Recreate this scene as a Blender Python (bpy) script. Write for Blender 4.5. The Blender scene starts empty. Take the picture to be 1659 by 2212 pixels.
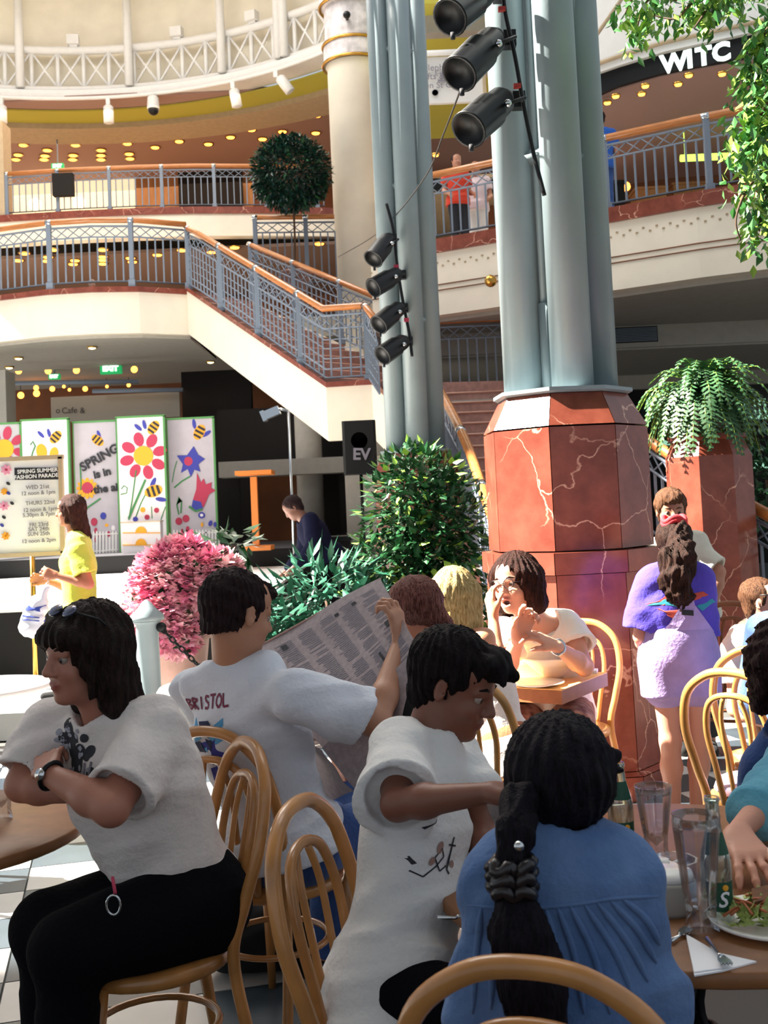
import bpy, math, random, numpy as np
from mathutils import Vector, Matrix
from mathutils.bvhtree import BVHTree
random.seed(7)
V = Vector
C = bpy.context.scene.collection
W_, H_ = 1659, 2212
# ---------------------------------------------------------------- camera
FPX, CAMZ = 2400.0, 1.58
PITCH, ROLL, HORZ = math.radians(3.0), math.radians(2.6), 1100.0
_f = V((0, math.cos(PITCH), math.sin(PITCH))); _r0 = V((1, 0, 0)); _u0 = V((0, -math.sin(PITCH), math.cos(PITCH)))
_r = _r0*math.cos(ROLL) - _u0*math.sin(ROLL); _u = _r0*math.sin(ROLL) + _u0*math.cos(ROLL)
CAM = V((0, 0, CAMZ)); CX = W_/2; CY = HORZ - FPX*math.cos(ROLL)*math.tan(PITCH)
cd = bpy.data.cameras.new('camera'); cam = bpy.data.objects.new('camera', cd); C.objects.link(cam)
cd.sensor_fit = 'VERTICAL'; cd.sensor_height = 36; cd.lens = FPX/H_*36
cd.shift_y = -(H_/2 - CY)/H_; cd.clip_start = .05; cd.clip_end = 200
cam.matrix_world = Matrix(((_r.x, _u.x, -_f.x, 0), (_r.y, _u.y, -_f.y, 0), (_r.z, _u.z, -_f.z, CAMZ), (0, 0, 0, 1)))
bpy.context.scene.camera = cam
cd.dof.use_dof = True; cd.dof.focus_distance = 3.6; cd.dof.aperture_fstop = 9
def ray(px, py):
    d = _f*FPX + _r*(px - CX) - _u*(py - CY)
    return d/d.y
def at(px, py, d): return CAM + ray(px, py)*d            # the point at depth d seen at a pixel
def atz(px, py, z):                                       # the point on the level z seen at a pixel
    r = ray(px, py); return CAM + r*((z - CAMZ)/r.z)
def px_of(p):
    v = V(p)-CAM; z = v.dot(_f); return CX+FPX*v.dot(_r)/z, CY-FPX*v.dot(_u)/z
ORD = ['first', 'second', 'third', 'fourth', 'fifth', 'sixth', 'seventh', 'eighth', 'ninth', 'tenth', 'eleventh', 'twelfth', 'thirteenth', 'fourteenth', 'fifteenth', 'sixteenth', 'seventeenth', 'eighteenth']
# ---------------------------------------------------------------- light
sc = bpy.context.scene
sc.view_settings.view_transform = 'Standard'; sc.view_settings.look = 'None'; sc.view_settings.gamma = 1
sc.view_settings.use_curve_mapping = False; sc.view_settings.exposure = 0.0
wd = bpy.data.worlds.new('sky'); sc.world = wd; wd.use_nodes = True
bg = wd.node_tree.nodes['Background']; bg.inputs[0].default_value = (.80, .90, 1.0, 1); bg.inputs[1].default_value = .62
TOSUN = V((-.68, .08, .72)).normalized()
sl = bpy.data.lights.new('sun', 'SUN'); sl.energy = 40; sl.angle = math.radians(.9); sl.color = (1, .93, .82)
so = bpy.data.objects.new('sun', sl); C.objects.link(so); so.rotation_euler = TOSUN.to_track_quat('Z', 'Y').to_euler(); so.location = (-10, 8, 18)
def area(name, loc, size, energy, color, direction=(0, 0, -1), size_y=None):
    l = bpy.data.lights.new(name, 'AREA'); l.energy = energy; l.color = color; l.size = size
    if size_y: l.shape = 'RECTANGLE'; l.size_y = size_y
    o = bpy.data.objects.new(name, l); C.objects.link(o); o.location = loc
    o.rotation_euler = (-V(direction)).to_track_quat('Z', 'Y').to_euler()
    return o
area('dome_skylight', (-5.5, 17.5, 15.6), 9, 1900, (1, .97, .94))
area('atrium_skylight', (2, 6, 19), 9, 900, (1, .97, .93))
area('upper_gallery_lamps', (-7, 30.5, 12.0), 9, 520, (1, .74, .52))
area('middle_gallery_lamps', (-7, 27.5, 8.0), 8, 800, (1, .74, .52))
area('under_landing_lamps', (-6, 22.5, 4.2), 4, 45, (1, .55, .25))
area('shop_lamps', (4.5, 19.5, 8.6), 4, 110, (1, .75, .5))
area('stage_wash', (-6.5, 12.0, 4.9), 1.5, 120, (1, .95, .9), (-.0, 1, -.45))

# ---------------------------------------------------------------- materials
def lin(h):
    h = h.lstrip('#'); c = [int(h[i:i+2], 16)/255 for i in (0, 2, 4)]
    return tuple((x/12.92 if x <= .04045 else ((x+.055)/1.055)**2.4) for x in c)
MATS = {}
def mat(name, col, rough=.6, metal=0, var=0, vscale=8, bump=0, bscale=40, stretch=(1, 1, 1), emit=0, trans=0, ior=1.45, attr=False, col2=None, sheen=0, spec=None, sss=0, coat=0):
    if name in MATS: return MATS[name]
    m = bpy.data.materials.new(name); m.use_nodes = True; nt = m.node_tree; b = nt.nodes['Principled BSDF']
    c = lin(col); b.inputs['Base Color'].default_value = (*c, 1); b.inputs['Roughness'].default_value = rough; b.inputs['Metallic'].default_value = metal
    if spec is not None: b.inputs['Specular IOR Level'].default_value = spec
    if coat: b.inputs['Coat Weight'].default_value = coat
    if sheen: b.inputs['Sheen Weight'].default_value = sheen
    if sss: b.inputs['Subsurface Weight'].default_value = sss; b.inputs['Subsurface Radius'].default_value = (.02, .008, .004)
    tc = nt.nodes.new('ShaderNodeTexCoord'); mp = nt.nodes.new('ShaderNodeMapping'); mp.inputs['Scale'].default_value = stretch
    nt.links.new(tc.outputs['Object'], mp.inputs[0])
    src = None
    if attr:
        a = nt.nodes.new('ShaderNodeAttribute'); a.attribute_name = 'Col'; src = a.outputs['Color']
    if var or col2:
        n = nt.nodes.new('ShaderNodeTexNoise'); n.inputs['Scale'].default_value = vscale; n.inputs['Detail'].default_value = 4
        nt.links.new(mp.outputs[0], n.inputs[0])
        if src is None:
            r = nt.nodes.new('ShaderNodeValToRGB'); nt.links.new(n.outputs[0], r.inputs[0])
            c2 = lin(col2) if col2 else tuple(min(1, x*(1+var)) for x in c); c1 = c if col2 else tuple(x*(1-var) for x in c)
            r.color_ramp.elements[0].position = .35; r.color_ramp.elements[1].position = .65
            r.color_ramp.elements[0].color = (*c1, 1); r.color_ramp.elements[1].color = (*c2, 1); src = r.outputs[0]
        else:
            h = nt.nodes.new('ShaderNodeHueSaturation'); mr = nt.nodes.new('ShaderNodeMapRange'); mr.inputs[3].default_value = 1-var; mr.inputs[4].default_value = 1+var
            nt.links.new(n.outputs[0], mr.inputs[0]); nt.links.new(mr.outputs[0], h.inputs['Value']); nt.links.new(src, h.inputs['Color']); src = h.outputs[0]
    if src is not None: nt.links.new(src, b.inputs['Base Color'])
    if bump:
        n = nt.nodes.new('ShaderNodeTexNoise'); n.inputs['Scale'].default_value = bscale; n.inputs['Detail'].default_value = 5
        nt.links.new(mp.outputs[0], n.inputs[0]); bp = nt.nodes.new('ShaderNodeBump'); bp.inputs['Strength'].default_value = bump; bp.inputs['Distance'].default_value = .02
        nt.links.new(n.outputs[0], bp.inputs['Height']); nt.links.new(bp.outputs[0], b.inputs['Normal'])
    if emit:
        b.inputs['Emission Color'].default_value = (*c, 1); b.inputs['Emission Strength'].default_value = emit
        if src is not None: nt.links.new(src, b.inputs['Emission Color'])
    if trans: b.inputs['Transmission Weight'].default_value = trans; b.inputs['IOR'].default_value = ior
    MATS[name] = m; return m
def marble(name, base, dark, vein, scale=1.6, amt=.035):
    m = mat(name, base, rough=.22); nt = m.node_tree; b = nt.nodes['Principled BSDF']
    tc = nt.nodes.new('ShaderNodeTexCoord')
    n1 = nt.nodes.new('ShaderNodeTexNoise'); n1.inputs['Scale'].default_value = 5; n1.inputs['Detail'].default_value = 9; n1.inputs['Roughness'].default_value = .65
    r1 = nt.nodes.new('ShaderNodeValToRGB'); r1.color_ramp.elements[0].position = .3; r1.color_ramp.elements[1].position = .7
    r1.color_ramp.elements[0].color = (*lin(dark), 1); r1.color_ramp.elements[1].color = (*lin(base), 1)
    vo = nt.nodes.new('ShaderNodeTexVoronoi'); vo.feature = 'DISTANCE_TO_EDGE'; vo.inputs['Scale'].default_value = scale
    nw = nt.nodes.new('ShaderNodeTexNoise'); nw.inputs['Scale'].default_value = 2.2; nw.inputs['Detail'].default_value = 6
    mx = nt.nodes.new('ShaderNodeMix'); mx.data_type = 'RGBA'; mx.inputs[0].default_value = .35
    nt.links.new(tc.outputs['Object'], n1.inputs[0]); nt.links.new(tc.outputs['Object'], nw.inputs[0]); nt.links.new(tc.outputs['Object'], mx.inputs[6]); nt.links.new(nw.outputs['Color'], mx.inputs[7])
    nt.links.new(mx.outputs[2], vo.inputs['Vector']); nt.links.new(n1.outputs[0], r1.inputs[0])
    r2 = nt.nodes.new('ShaderNodeValToRGB'); r2.color_ramp.elements[0].color = (1, 1, 1, 1); r2.color_ramp.elements[1].color = (0, 0, 0, 1); r2.color_ramp.elements[1].position = amt
    nm = nt.nodes.new('ShaderNodeTexNoise'); nm.inputs['Scale'].default_value = 1.7; rm = nt.nodes.new('ShaderNodeValToRGB'); rm.color_ramp.elements[0].position = .42; rm.color_ramp.elements[1].position = .55
    nt.links.new(tc.outputs['Object'], nm.inputs[0]); nt.links.new(nm.outputs[0], rm.inputs[0])
    mu = nt.nodes.new('ShaderNodeMath'); mu.operation = 'MULTIPLY'
    nt.links.new(vo.outputs['Distance'], r2.inputs[0]); nt.links.new(r2.outputs[0], mu.inputs[0]); nt.links.new(rm.outputs[0], mu.inputs[1])
    mix = nt.nodes.new('ShaderNodeMix'); mix.data_type = 'RGBA'; mix.inputs[7].default_value = (*lin(vein), 1)
    nt.links.new(mu.outputs[0], mix.inputs[0]); nt.links.new(r1.outputs[0], mix.inputs[6]); nt.links.new(mix.outputs[2], b.inputs['Base Color'])
    return m
M_ = dict(
 cream=mat('cream_plaster', '#e6dccb', .8, var=.03, vscale=3, bump=.08, bscale=60),
 drum=mat('cream_drum_panel', '#f2ead8', .8, var=.04, vscale=2),
 white=mat('white_paint', '#e4e2df', .5, var=.02),
 greywall=mat('grey_soffit_paint', '#a7a299', .8, var=.04),
 soffit=mat('beige_soffit', '#b5a184', .85, var=.05),
 lime=mat('lime_cove_paint', '#b8b045', .8),
 steel=mat('grey_green_painted_steel', '#86959a', .38, var=.05, vscale=3, bump=.03, bscale=90),
 railsteel=mat('blue_grey_rail_steel', '#75808f', .5),
 wood=mat('varnished_rail_wood', '#b5713a', .3, var=.15, vscale=6, stretch=(1, 1, 6), coat=.4),
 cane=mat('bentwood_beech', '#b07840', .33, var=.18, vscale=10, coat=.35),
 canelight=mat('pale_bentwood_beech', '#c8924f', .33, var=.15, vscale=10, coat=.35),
 tabletop=mat('beech_laminate', '#f4bf74', .35, var=.06, vscale=30, stretch=(1, 8, 1)),
 tableedge=mat('table_edge_wood', '#8a5a34', .45, var=.12, vscale=20),
 black=mat('black_metal', '#101114', .4, spec=.3),
 blackmat=mat('matte_black_cloth', '#0b0b0d', .9),
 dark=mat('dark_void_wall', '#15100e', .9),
 brown=mat('orange_timber_wall', '#7c4a2a', .6, var=.15, vscale=2),
 tan=mat('tan_timber_wall', '#a37447', .6, var=.12, vscale=1.5, stretch=(6, 1, 1)),
 shopwhite=mat('glowing_shop_wall', '#efe0bd', .7, emit=.8),  # glow added to the wall colour in place of shop lighting
 marble=marble('red_granite', '#8c4a3a', '#683024', '#d9a890', 3.0, .011),
 stairstone=mat('rose_granite_steps', '#a47a6e', .4, var=.15, vscale=14),
 nosing=mat('pale_step_nosing', '#b48674', .5),
 floorw=mat('pale_floor_tile', '#b9b9b6', .35, var=.05, vscale=5),
 floord=mat('dark_floor_tile', '#39434a', .35, var=.1, vscale=5),
 floorbase=mat('floor_grout', '#4a4a48', .8),
 bulb=mat('warm_bulb', '#ff9a3e', emit=6), bulb2=mat('soft_bulb', '#ffe2a8', emit=3.5),
 leaf=mat('ficus_leaf', '#1d4a28', .35, var=.35, vscale=4), leafl=mat('pale_leaf', '#7da23c', .4, var=.3, vscale=3), leafd=mat('deep_leaf', '#10352c', .35, var=.3, vscale=3),
 fern=mat('fern_frond', '#2e5630', .5, var=.3, vscale=3), pink=mat('pink_azalea', '#ea7ca6', .6, var=.25, vscale=7, col2='#ffcfd2'),
 trunk=mat('bark', '#4a3626', .9, var=.2), terracotta=mat('pinkish_clay_pot', '#b08a80', .7, var=.08),
 brass=mat('brass', '#c79a4c', .25, metal=1), chrome=mat('chrome', '#c8ccd0', .15, metal=1),
 exit=mat('exit_green', '#1f9a55', emit=1.0), exitw=mat('exit_white', '#d8ffe0', emit=2.5), sign=mat('lit_sign_white', '#dff8ea', emit=2.2),
 signp=mat('pale_sign_panel', '#d9d6d2', .6), ink=mat('dark_ink', '#2a2a30', .8), greyink=mat('grey_ink', '#7a7680', .8),
 china=mat('white_china', '#f6f3ee', .2), paper=mat('white_paper', '#ededf0', .8),
 glass=mat('clear_glass', '#ffffff', .02, trans=1, ior=1.16), bottle=mat('bottle_glass', '#e6f2ec', .02, trans=1, ior=1.14),
 green=mat('green_label', '#0f4a34', .5), greenrim=mat('green_edge_tape', '#4f8a4c', .6),
 panelw=mat('white_painted_board', '#e6e0e2', .8, var=.02), panelg=mat('grey_painted_board', '#b4adb6', .8, var=.03),
 red=mat('raspberry_paint', '#b03652', .8), yellow=mat('golden_paint', '#e8a22c', .8), blue=mat('violet_blue_paint', '#3a3f9a', .8), pgreen=mat('green_paint', '#3f7f4d', .8), pink2=mat('pink_paint', '#e79ab8', .8),
)
def thin_glass(m, tint):
    nt = m.node_tree; nt.nodes.clear(); out = nt.nodes.new('ShaderNodeOutputMaterial'); mx = nt.nodes.new('ShaderNodeMixShader'); tr = nt.nodes.new('ShaderNodeBsdfTransparent'); gl = nt.nodes.new('ShaderNodeBsdfGlossy')
    fr = nt.nodes.new('ShaderNodeLayerWeight'); fr.inputs[0].default_value = .35; mr = nt.nodes.new('ShaderNodeMapRange'); mr.inputs[3].default_value = .05; mr.inputs[4].default_value = .75
    tr.inputs[0].default_value = (*tint, 1); gl.inputs['Roughness'].default_value = .06; gl.inputs[0].default_value = (.95, .97, 1, 1)
    nt.links.new(fr.outputs['Fresnel'], mr.inputs[0]); nt.links.new(mr.outputs[0], mx.inputs[0]); nt.links.new(tr.outputs[0], mx.inputs[1]); nt.links.new(gl.outputs[0], mx.inputs[2]); nt.links.new(mx.outputs[0], out.inputs[0])
thin_glass(M_['glass'], (.93, .94, .96)); thin_glass(M_['bottle'], (.86, .92, .89))
# ---------------------------------------------------------------- mesh builder
def frame(d):
    d = d.normalized(); a = V((0, 0, 1)) if abs(d.z) < .9 else V((1, 0, 0))
    x = a.cross(d).normalized(); return x, d.cross(x)
class MB:
    def __init__(s): s.v = []; s.f = []; s.m = []; s.s = []
    def add(s, vs, fs, m=0, smooth=False):
        o = len(s.v); s.v += [tuple(p) for p in vs]; s.f += [tuple(i+o for i in f) for f in fs]; s.m += [m]*len(fs); s.s += [smooth]*len(fs); return s
    def box(s, c, size, R=None, m=0, ch=0):
        c = V(c); hx, hy, hz = [a/2 for a in size]; R = R or Matrix.Identity(3)
        if ch:   # chamfered in z edges
            r = [(-hx+ch, -hy), (hx-ch, -hy), (hx, -hy+ch), (hx, hy-ch), (hx-ch, hy), (-hx+ch, hy), (-hx, hy-ch), (-hx, -hy+ch)]
            vs = [c+R@V((x, y, z)) for z in (-hz, hz) for x, y in r]; n = 8
            return s.add(vs, [tuple(range(7, -1, -1)), tuple(range(8, 16))]+[(i, (i+1) % 8, 8+(i+1) % 8, 8+i) for i in range(8)], m)
        vs = [c+R@V((x, y, z)) for z in (-hz, hz) for x, y in ((-hx, -hy), (hx, -hy), (hx, hy), (-hx, hy))]
        return s.add(vs, [(3, 2, 1, 0), (4, 5, 6, 7), (0, 1, 5, 4), (1, 2, 6, 5), (2, 3, 7, 6), (3, 0, 4, 7)], m)
    def tube(s, pts, r, n=8, closed=False, m=0, cap=True, flat=None):
        pts = [V(p) for p in pts]; k = len(pts); rs = r if isinstance(r, (list, tuple)) else [r]*k
        vs = []; x = None
        for i, p in enumerate(pts):
            a = pts[i-1] if (i or closed) else p; b = pts[(i+1) % k] if (i < k-1 or closed) else p
            d = (b-a).normalized() if (b-a).length > 1e-9 else V((0, 0, 1))
            if x is None: x, y = frame(d)
            else:
                x = (x - d*x.dot(d)); x = x.normalized() if x.length > 1e-6 else frame(d)[0]; y = d.cross(x)
            for j in range(n):
                t = 2*math.pi*j/n; vs.append(p + (x*math.cos(t)+y*math.sin(t))*rs[i])
        fs = []
        for i in range(k if closed else k-1):
            for j in range(n):
                a = i*n+j; b = i*n+(j+1) % n; i2 = (i+1) % k
                fs.append((a, b, i2*n+(j+1) % n, i2*n+j))
        if cap and not closed: fs += [tuple(range(n-1, -1, -1)), tuple(range((k-1)*n, k*n))]
        return s.add(vs, fs, m, True)
    def lathe(s, prof, c=(0, 0, 0), n=24, m=0, R=None, smooth=True, flute=None):
        c = V(c); R = R or Matrix.Identity(3); vs = []
        for r, z in prof:
            for j in range(n):
                t = 2*math.pi*j/n; q = r*(flute(t, z) if flute else 1); vs.append(c + R@V((q*math.cos(t), q*math.sin(t), z)))
        fs = [(i*n+j, i*n+(j+1) % n, (i+1)*n+(j+1) % n, (i+1)*n+j) for i in range(len(prof)-1) for j in range(n)]
        if prof[0][0] > 1e-6: fs.append(tuple(range(n-1, -1, -1)))
        if prof[-1][0] > 1e-6: fs.append(tuple(range((len(prof)-1)*n, len(prof)*n)))
        return s.add(vs, fs, m, smooth)
    def sphere(s, c, r, n=16, k=10, m=0, R=None):
        r = r if isinstance(r, (tuple, list)) else (r, r, r); c = V(c); R = R or Matrix.Identity(3); vs = []
        for i in range(k+1):
            a = math.pi*i/k
            for j in range(n):
                t = 2*math.pi*j/n; vs.append(c+R@V((r[0]*math.sin(a)*math.cos(t), r[1]*math.sin(a)*math.sin(t), -r[2]*math.cos(a))))
        return s.add(vs, [(i*n+j, i*n+(j+1) % n, (i+1)*n+(j+1) % n, (i+1)*n+j) for i in range(k) for j in range(n)], m, True)
    def prism(s, poly, o, ux, uy, t, m=0, smooth=False):   # polygon in the plane (ux,uy), extruded t along ux x uy
        o = V(o); ux = V(ux); uy = V(uy); w = ux.cross(uy).normalized()*t; n = len(poly)
        vs = [o+ux*a+uy*b for a, b in poly]; vs += [v+w for v in vs]
        return s.add(vs, [tuple(range(n-1, -1, -1)), tuple(range(n, 2*n))]+[(i, (i+1) % n, n+(i+1) % n, n+i) for i in range(n)], m, smooth)
    def strip(s, A, B, m=0, smooth=False):
        n = len(A); return s.add(list(A)+list(B), [(i, i+1, n+i+1, n+i) for i in range(n-1)], m, smooth)
    def slab(s, A, B, dz, m=0):  # thick ribbon between polylines A and B, dz downwards
        n = len(A); A = [V(a) for a in A]; B = [V(b) for b in B]; d = V((0, 0, dz)); vs = A+B+[a-d for a in A]+[b-d for b in B]; fs = []
        for i in range(n-1): fs += [(i, i+1, n+i+1, n+i), (2*n+i, 3*n+i, 3*n+i+1, 2*n+i+1), (i, 2*n+i, 2*n+i+1, i+1), (n+i, n+i+1, 3*n+i+1, 3*n+i)]
        fs += [(0, n, 3*n, 2*n), (n-1, 3*n-1, 4*n-1, 2*n-1)]
        return s.add(vs, fs, m)
    def build(s, name, mats, parent=None, fix=True):
        me = bpy.data.meshes.new(name); me.from_pydata(s.v, [], s.f)
        for q in (mats if isinstance(mats, (list, tuple)) else [mats]): me.materials.append(M_[q] if isinstance(q, str) else q)
        me.polygons.foreach_set('material_index', s.m); me.polygons.foreach_set('use_smooth', s.s); me.update()
        o = bpy.data.objects.new(name, me); C.objects.link(o)
        if parent: o.parent = parent; o.matrix_parent_inverse = parent.matrix_basis.inverted() if fix else Matrix()
        return o
def tag(o, label=None, cat=None, group=None, kind=None):
    if label: o['label'] = label
    if cat: o['category'] = cat
    if group: o['group'] = group
    if kind: o['kind'] = kind
    return o
def thing(name, label, cat, loc=(0, 0, 0), rz=0, group=None):
    o = bpy.data.objects.new(name, None); C.objects.link(o); o.location = loc; o.rotation_euler = (0, 0, rz); o.empty_display_size = .1
    o.matrix_basis = Matrix.Translation(V(loc)) @ Matrix.Rotation(rz, 4, 'Z')
    return tag(o, label, cat, group)
def copy_tree(o, parent=None):
    c = o.copy(); C.objects.link(c); c.parent = parent
    for ch in o.children: copy_tree(ch, c)
    return c
def put(o, loc, rz=0):
    o.location = loc; o.rotation_euler = (0, 0, rz); return o
def struct(o): o['kind'] = 'structure'; return o
def share(src, name, parent, M):   # another object using the same mesh
    o = bpy.data.objects.new(name, src.data); C.objects.link(o); o.parent = parent
    if parent: o.matrix_parent_inverse = parent.matrix_basis.inverted()
    o.matrix_basis = M; return o
def text(name, s, size, o, ux, uy, material, parent=None, ext=.002, bold=0, shear=0, align='CENTER'):
    cu = bpy.data.curves.new(name, 'FONT'); cu.body = s; cu.size = size; cu.extrude = ext; cu.offset = bold; cu.shear = shear; cu.align_x = align; cu.align_y = 'CENTER'; cu.resolution_u = 3
    cu.materials.append(M_[material] if isinstance(material, str) else material)
    t = bpy.data.objects.new(name, cu); C.objects.link(t); ux = V(ux).normalized(); uy = V(uy).normalized(); w = ux.cross(uy)
    M = Matrix(((ux.x, uy.x, w.x, o[0]), (ux.y, uy.y, w.y, o[1]), (ux.z, uy.z, w.z, o[2]), (0, 0, 0, 1)))
    if parent: t.parent = parent; t.matrix_parent_inverse = parent.matrix_basis.inverted()
    t.matrix_basis = M
    me = bpy.data.meshes.new_from_object(t); C.objects.unlink(t); bpy.data.objects.remove(t)   # lettering as plain mesh
    t = bpy.data.objects.new(name, me); C.objects.link(t)
    if parent: t.parent = parent; t.matrix_parent_inverse = parent.matrix_basis.inverted()
    t.matrix_basis = M; return t
def spline(pts, n=8, closed=False):   # catmull-rom
    pts = [V(p) for p in pts]; k = len(pts); out = []
    for i in range(k if closed else k-1):
        g = (lambda j: pts[j % k]) if closed else (lambda j: pts[max(0, min(k-1, j))])
        p0, p1, p2, p3 = g(i-1), g(i), g(i+1), g(i+2)
        for j in range(n):
            t = j/n; out.append(.5*((2*p1)+(p2-p0)*t+(2*p0-5*p1+4*p2-p3)*t*t+(3*p1-p0-3*p2+p3)*t**3))
    if not closed: out.append(pts[-1])
    return out
def resample(pts, step):
    L = [0]
    for a, b in zip(pts, pts[1:]): L.append(L[-1]+(b-a).length)
    n = max(1, round(L[-1]/step)); out = []; j = 0
    for i in range(n+1):
        t = L[-1]*i/n
        while j < len(L)-2 and L[j+1] < t: j += 1
        u = (t-L[j])/max(1e-9, L[j+1]-L[j]); out.append(pts[j].lerp(pts[j+1], u))
    return out
# ================================================================ ARCHITECTURE
L1, L2, MP = 5.4, 9.2, 3.27
def prect(x0, y0, x1, y1, d):
    xm, ym = (x0+x1)/2, (y0+y1)/2
    return at(x0, ym, d).x, at(x1, ym, d).x, at(xm, y1, d).z, at(xm, y0, d).z     # X0, X1, Z0, Z1
def wbox(mb, x0, y0, x1, y1, d, t=.1, m=0):
    X0, X1, Z0, Z1 = prect(x0, y0, x1, y1, d); return mb.box(((X0+X1)/2, d+t/2, (Z0+Z1)/2), (X1-X0, t, Z1-Z0), m=m)
# floor with loose-laid checker tiles in view
fb = MB().box((0, 15, -.1), (60, 60, .18)); floor = struct(fb.build('floor', 'floorbase'))
tr = math.radians(14); TS = .33
tw = MB().box((0, 0, 0), (TS-.008, TS-.008, .012)).build('tile', 'floorw', floor); td = MB().box((0, 0, 0), (TS-.008, TS-.008, .012)).build('tile', 'floord', floor)
first = {0: tw, 1: td}; used = {0: 0, 1: 0}
for i in range(-12, 16):
    for j in range(-2, 22):
        p = Matrix.Rotation(tr, 3, 'Z') @ V((i*TS, j*TS, 0)) + V((0, 3.1, -.004)); s = p.y/FPX*830+.5
        if not (3.0 < p.y < 7.8 and abs(p.x) < s): continue
        if p.x > .35*p.y*.35+.1 and p.y < 3.9: continue
        k = (i+j) % 2; M = Matrix.Translation(p) @ Matrix.Rotation(tr, 4, 'Z')
        if used[k] == 0: first[k].matrix_basis = M
        else: share(first[k], 'tile', floor, M)
        used[k] += 1
terr = MB().slab([V((-9, 8.3, .2)), V((.3, 8.3, .2))], [V((-9, 20, .2)), V((.3, 20, .2))], .199).build('terrace_floor', 'floorw'); struct(terr)

# ---- railings
def railing(label, pts, h, group=None, step=.135, post=1.35, r=.042, wood=True, name='railing', slope=False, posts=True):
    pts = [V(p) for p in pts]; line = resample(pts, step); c = line[len(line)//2]
    t = thing(name, label, 'railing', c, 0, group)
    up = V((0, 0, 1))
    MB().tube([p+up*h for p in pts], r, 10).build('handrail', 'wood' if wood else 'railsteel', t)
    for z, rr in ((h-.10, .018), (h-.28, .014), (.10, .016), (.22, .012) if slope else (.10, .016)):
        MB().tube([p+up*z for p in pts], rr, 6).build('rail_bar', 'railsteel', t)
    if slope:
        for z in (.36, .5, .62): MB().tube([p+up*z for p in pts], .008, 5).build('rail_bar', 'railsteel', t)
    zz = resample(pts, .2); lat = MB()
    for i in range(len(zz)-1):
        a, b = (h-.11, h-.27) if i % 2 else (h-.27, h-.11); lat.tube([zz[i]+up*a, zz[i+1]+up*b], .009, 5); lat.tube([zz[i]+up*b, zz[i+1]+up*a], .009, 5)
    lat.build('lattice_band', 'railsteel', t)
    b0 = None; n = max(1, round(post/step)); ph = None
    for i, p in enumerate(line):
        if posts and i % n == 0:
            M = Matrix.Translation(p)
            if wood: tg = (line[min(i+1, len(line)-1)]-line[max(0, i-1)]).normalized(); MB().tube([p+up*h-tg*.05, p+up*h+tg*.05], r+.003, 10).build('rail_joint', 'chrome', t)
            if ph is None: ph = MB().box(p+V((0, 0, h/2)), (.075, .075, h)).box(p+V((0, 0, .06)), (.11, .11, .12)).build('post', 'railsteel', t); p0 = p.copy()
            else: share(ph, 'post', t, Matrix.Translation(p-p0))
        else:
            if b0 is None: b0 = MB().box(p+V((0, 0, (h-.28+.1)/2)), (.024, .024, h-.38)).build('baluster', 'railsteel', t); q0 = p.copy()
            else: share(b0, 'baluster', t, Matrix.Translation(p-q0))
    return t

# ---- right hand first floor gallery
RE = [atz(x, y, L1) for x, y in ((800, 549), (925, 529), (1060, 505), (1300, 462), (1500, 425), (1659, 400))]; RE.append(RE[-1]+(RE[-1]-RE[-2])*1.2)
back = [V((p.x*1.35+.3, 25, L1)) for p in RE]
struct(MB().slab(RE, back, .5).build('floor_gallery_right', 'cream'))
off = lambda P, dy, z: [V((p.x, p.y+dy, z)) for p in P]
g = MB().slab(off(RE, -.12, L1+.04), off(RE, .3, L1+.04), .20); g2 = g.build('trim_1', 'marble'); struct(g2)
g = MB().slab(off(RE, -.06, L1-.16), off(RE, .35, L1-.16), .9); struct(g.build('wall_gallery_right', 'cream'))
g = MB()
for z in (-.62, -.70): g.tube(off(RE, -.07, L1+z), .009, 5)
struct(g.build('trim_2', 'brown'))
dn = MB()
for k, p in enumerate(resample(RE, .09)): dn.box((p.x, p.y-.065, L1-.30-(k % 2)*.05), (.03, .02, .022))
o = dn.build('trim_3', 'greywall'); o['kind'] = 'structure'; o.data.materials[0] = M_['soffit']
g = MB(); a = off(RE, .2, 4.34); b = [V((p.x*1.2, 17.4, 4.34)) for p in RE]; g.slab(a, b, .06); struct(g.build('ceiling_right_soffit', 'greywall'))
g = MB().box((6, 17.4, 4.15), (12.5, .12, .42)).box((6, 19.3, 3.94), (12.5, 3.8, .06)).box((6, 21.1, 3.8), (12.5, .12, .32)); struct(g.build('wall_right_bulkhead', 'greywall'))
t = thing('air_vent', 'dark slotted air vent in the grey bulkhead under the right gallery', 'vent', at(1370, 722, 17.3))
g = MB(); wbox(g, 1320, 706, 1421, 740, 17.33, .03); g.build('vent_backing', 'black', t)
X0, X1, Z0, Z1 = prect(1322, 708, 1419, 738, 17.3)
for k in range(9): MB().box(((X0+X1)/2, 17.3, Z0+(Z1-Z0)*(k+.5)/9), (X1-X0, .03, .012)).build('slat', 'railsteel', t)
g = MB(); g.box((7, 25.2, 3), (18, .2, 6.2)).box((1.4, 23.2, 1.9), (.2, 4, 4)); struct(g.build('wall_back_right', 'dark'))
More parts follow.
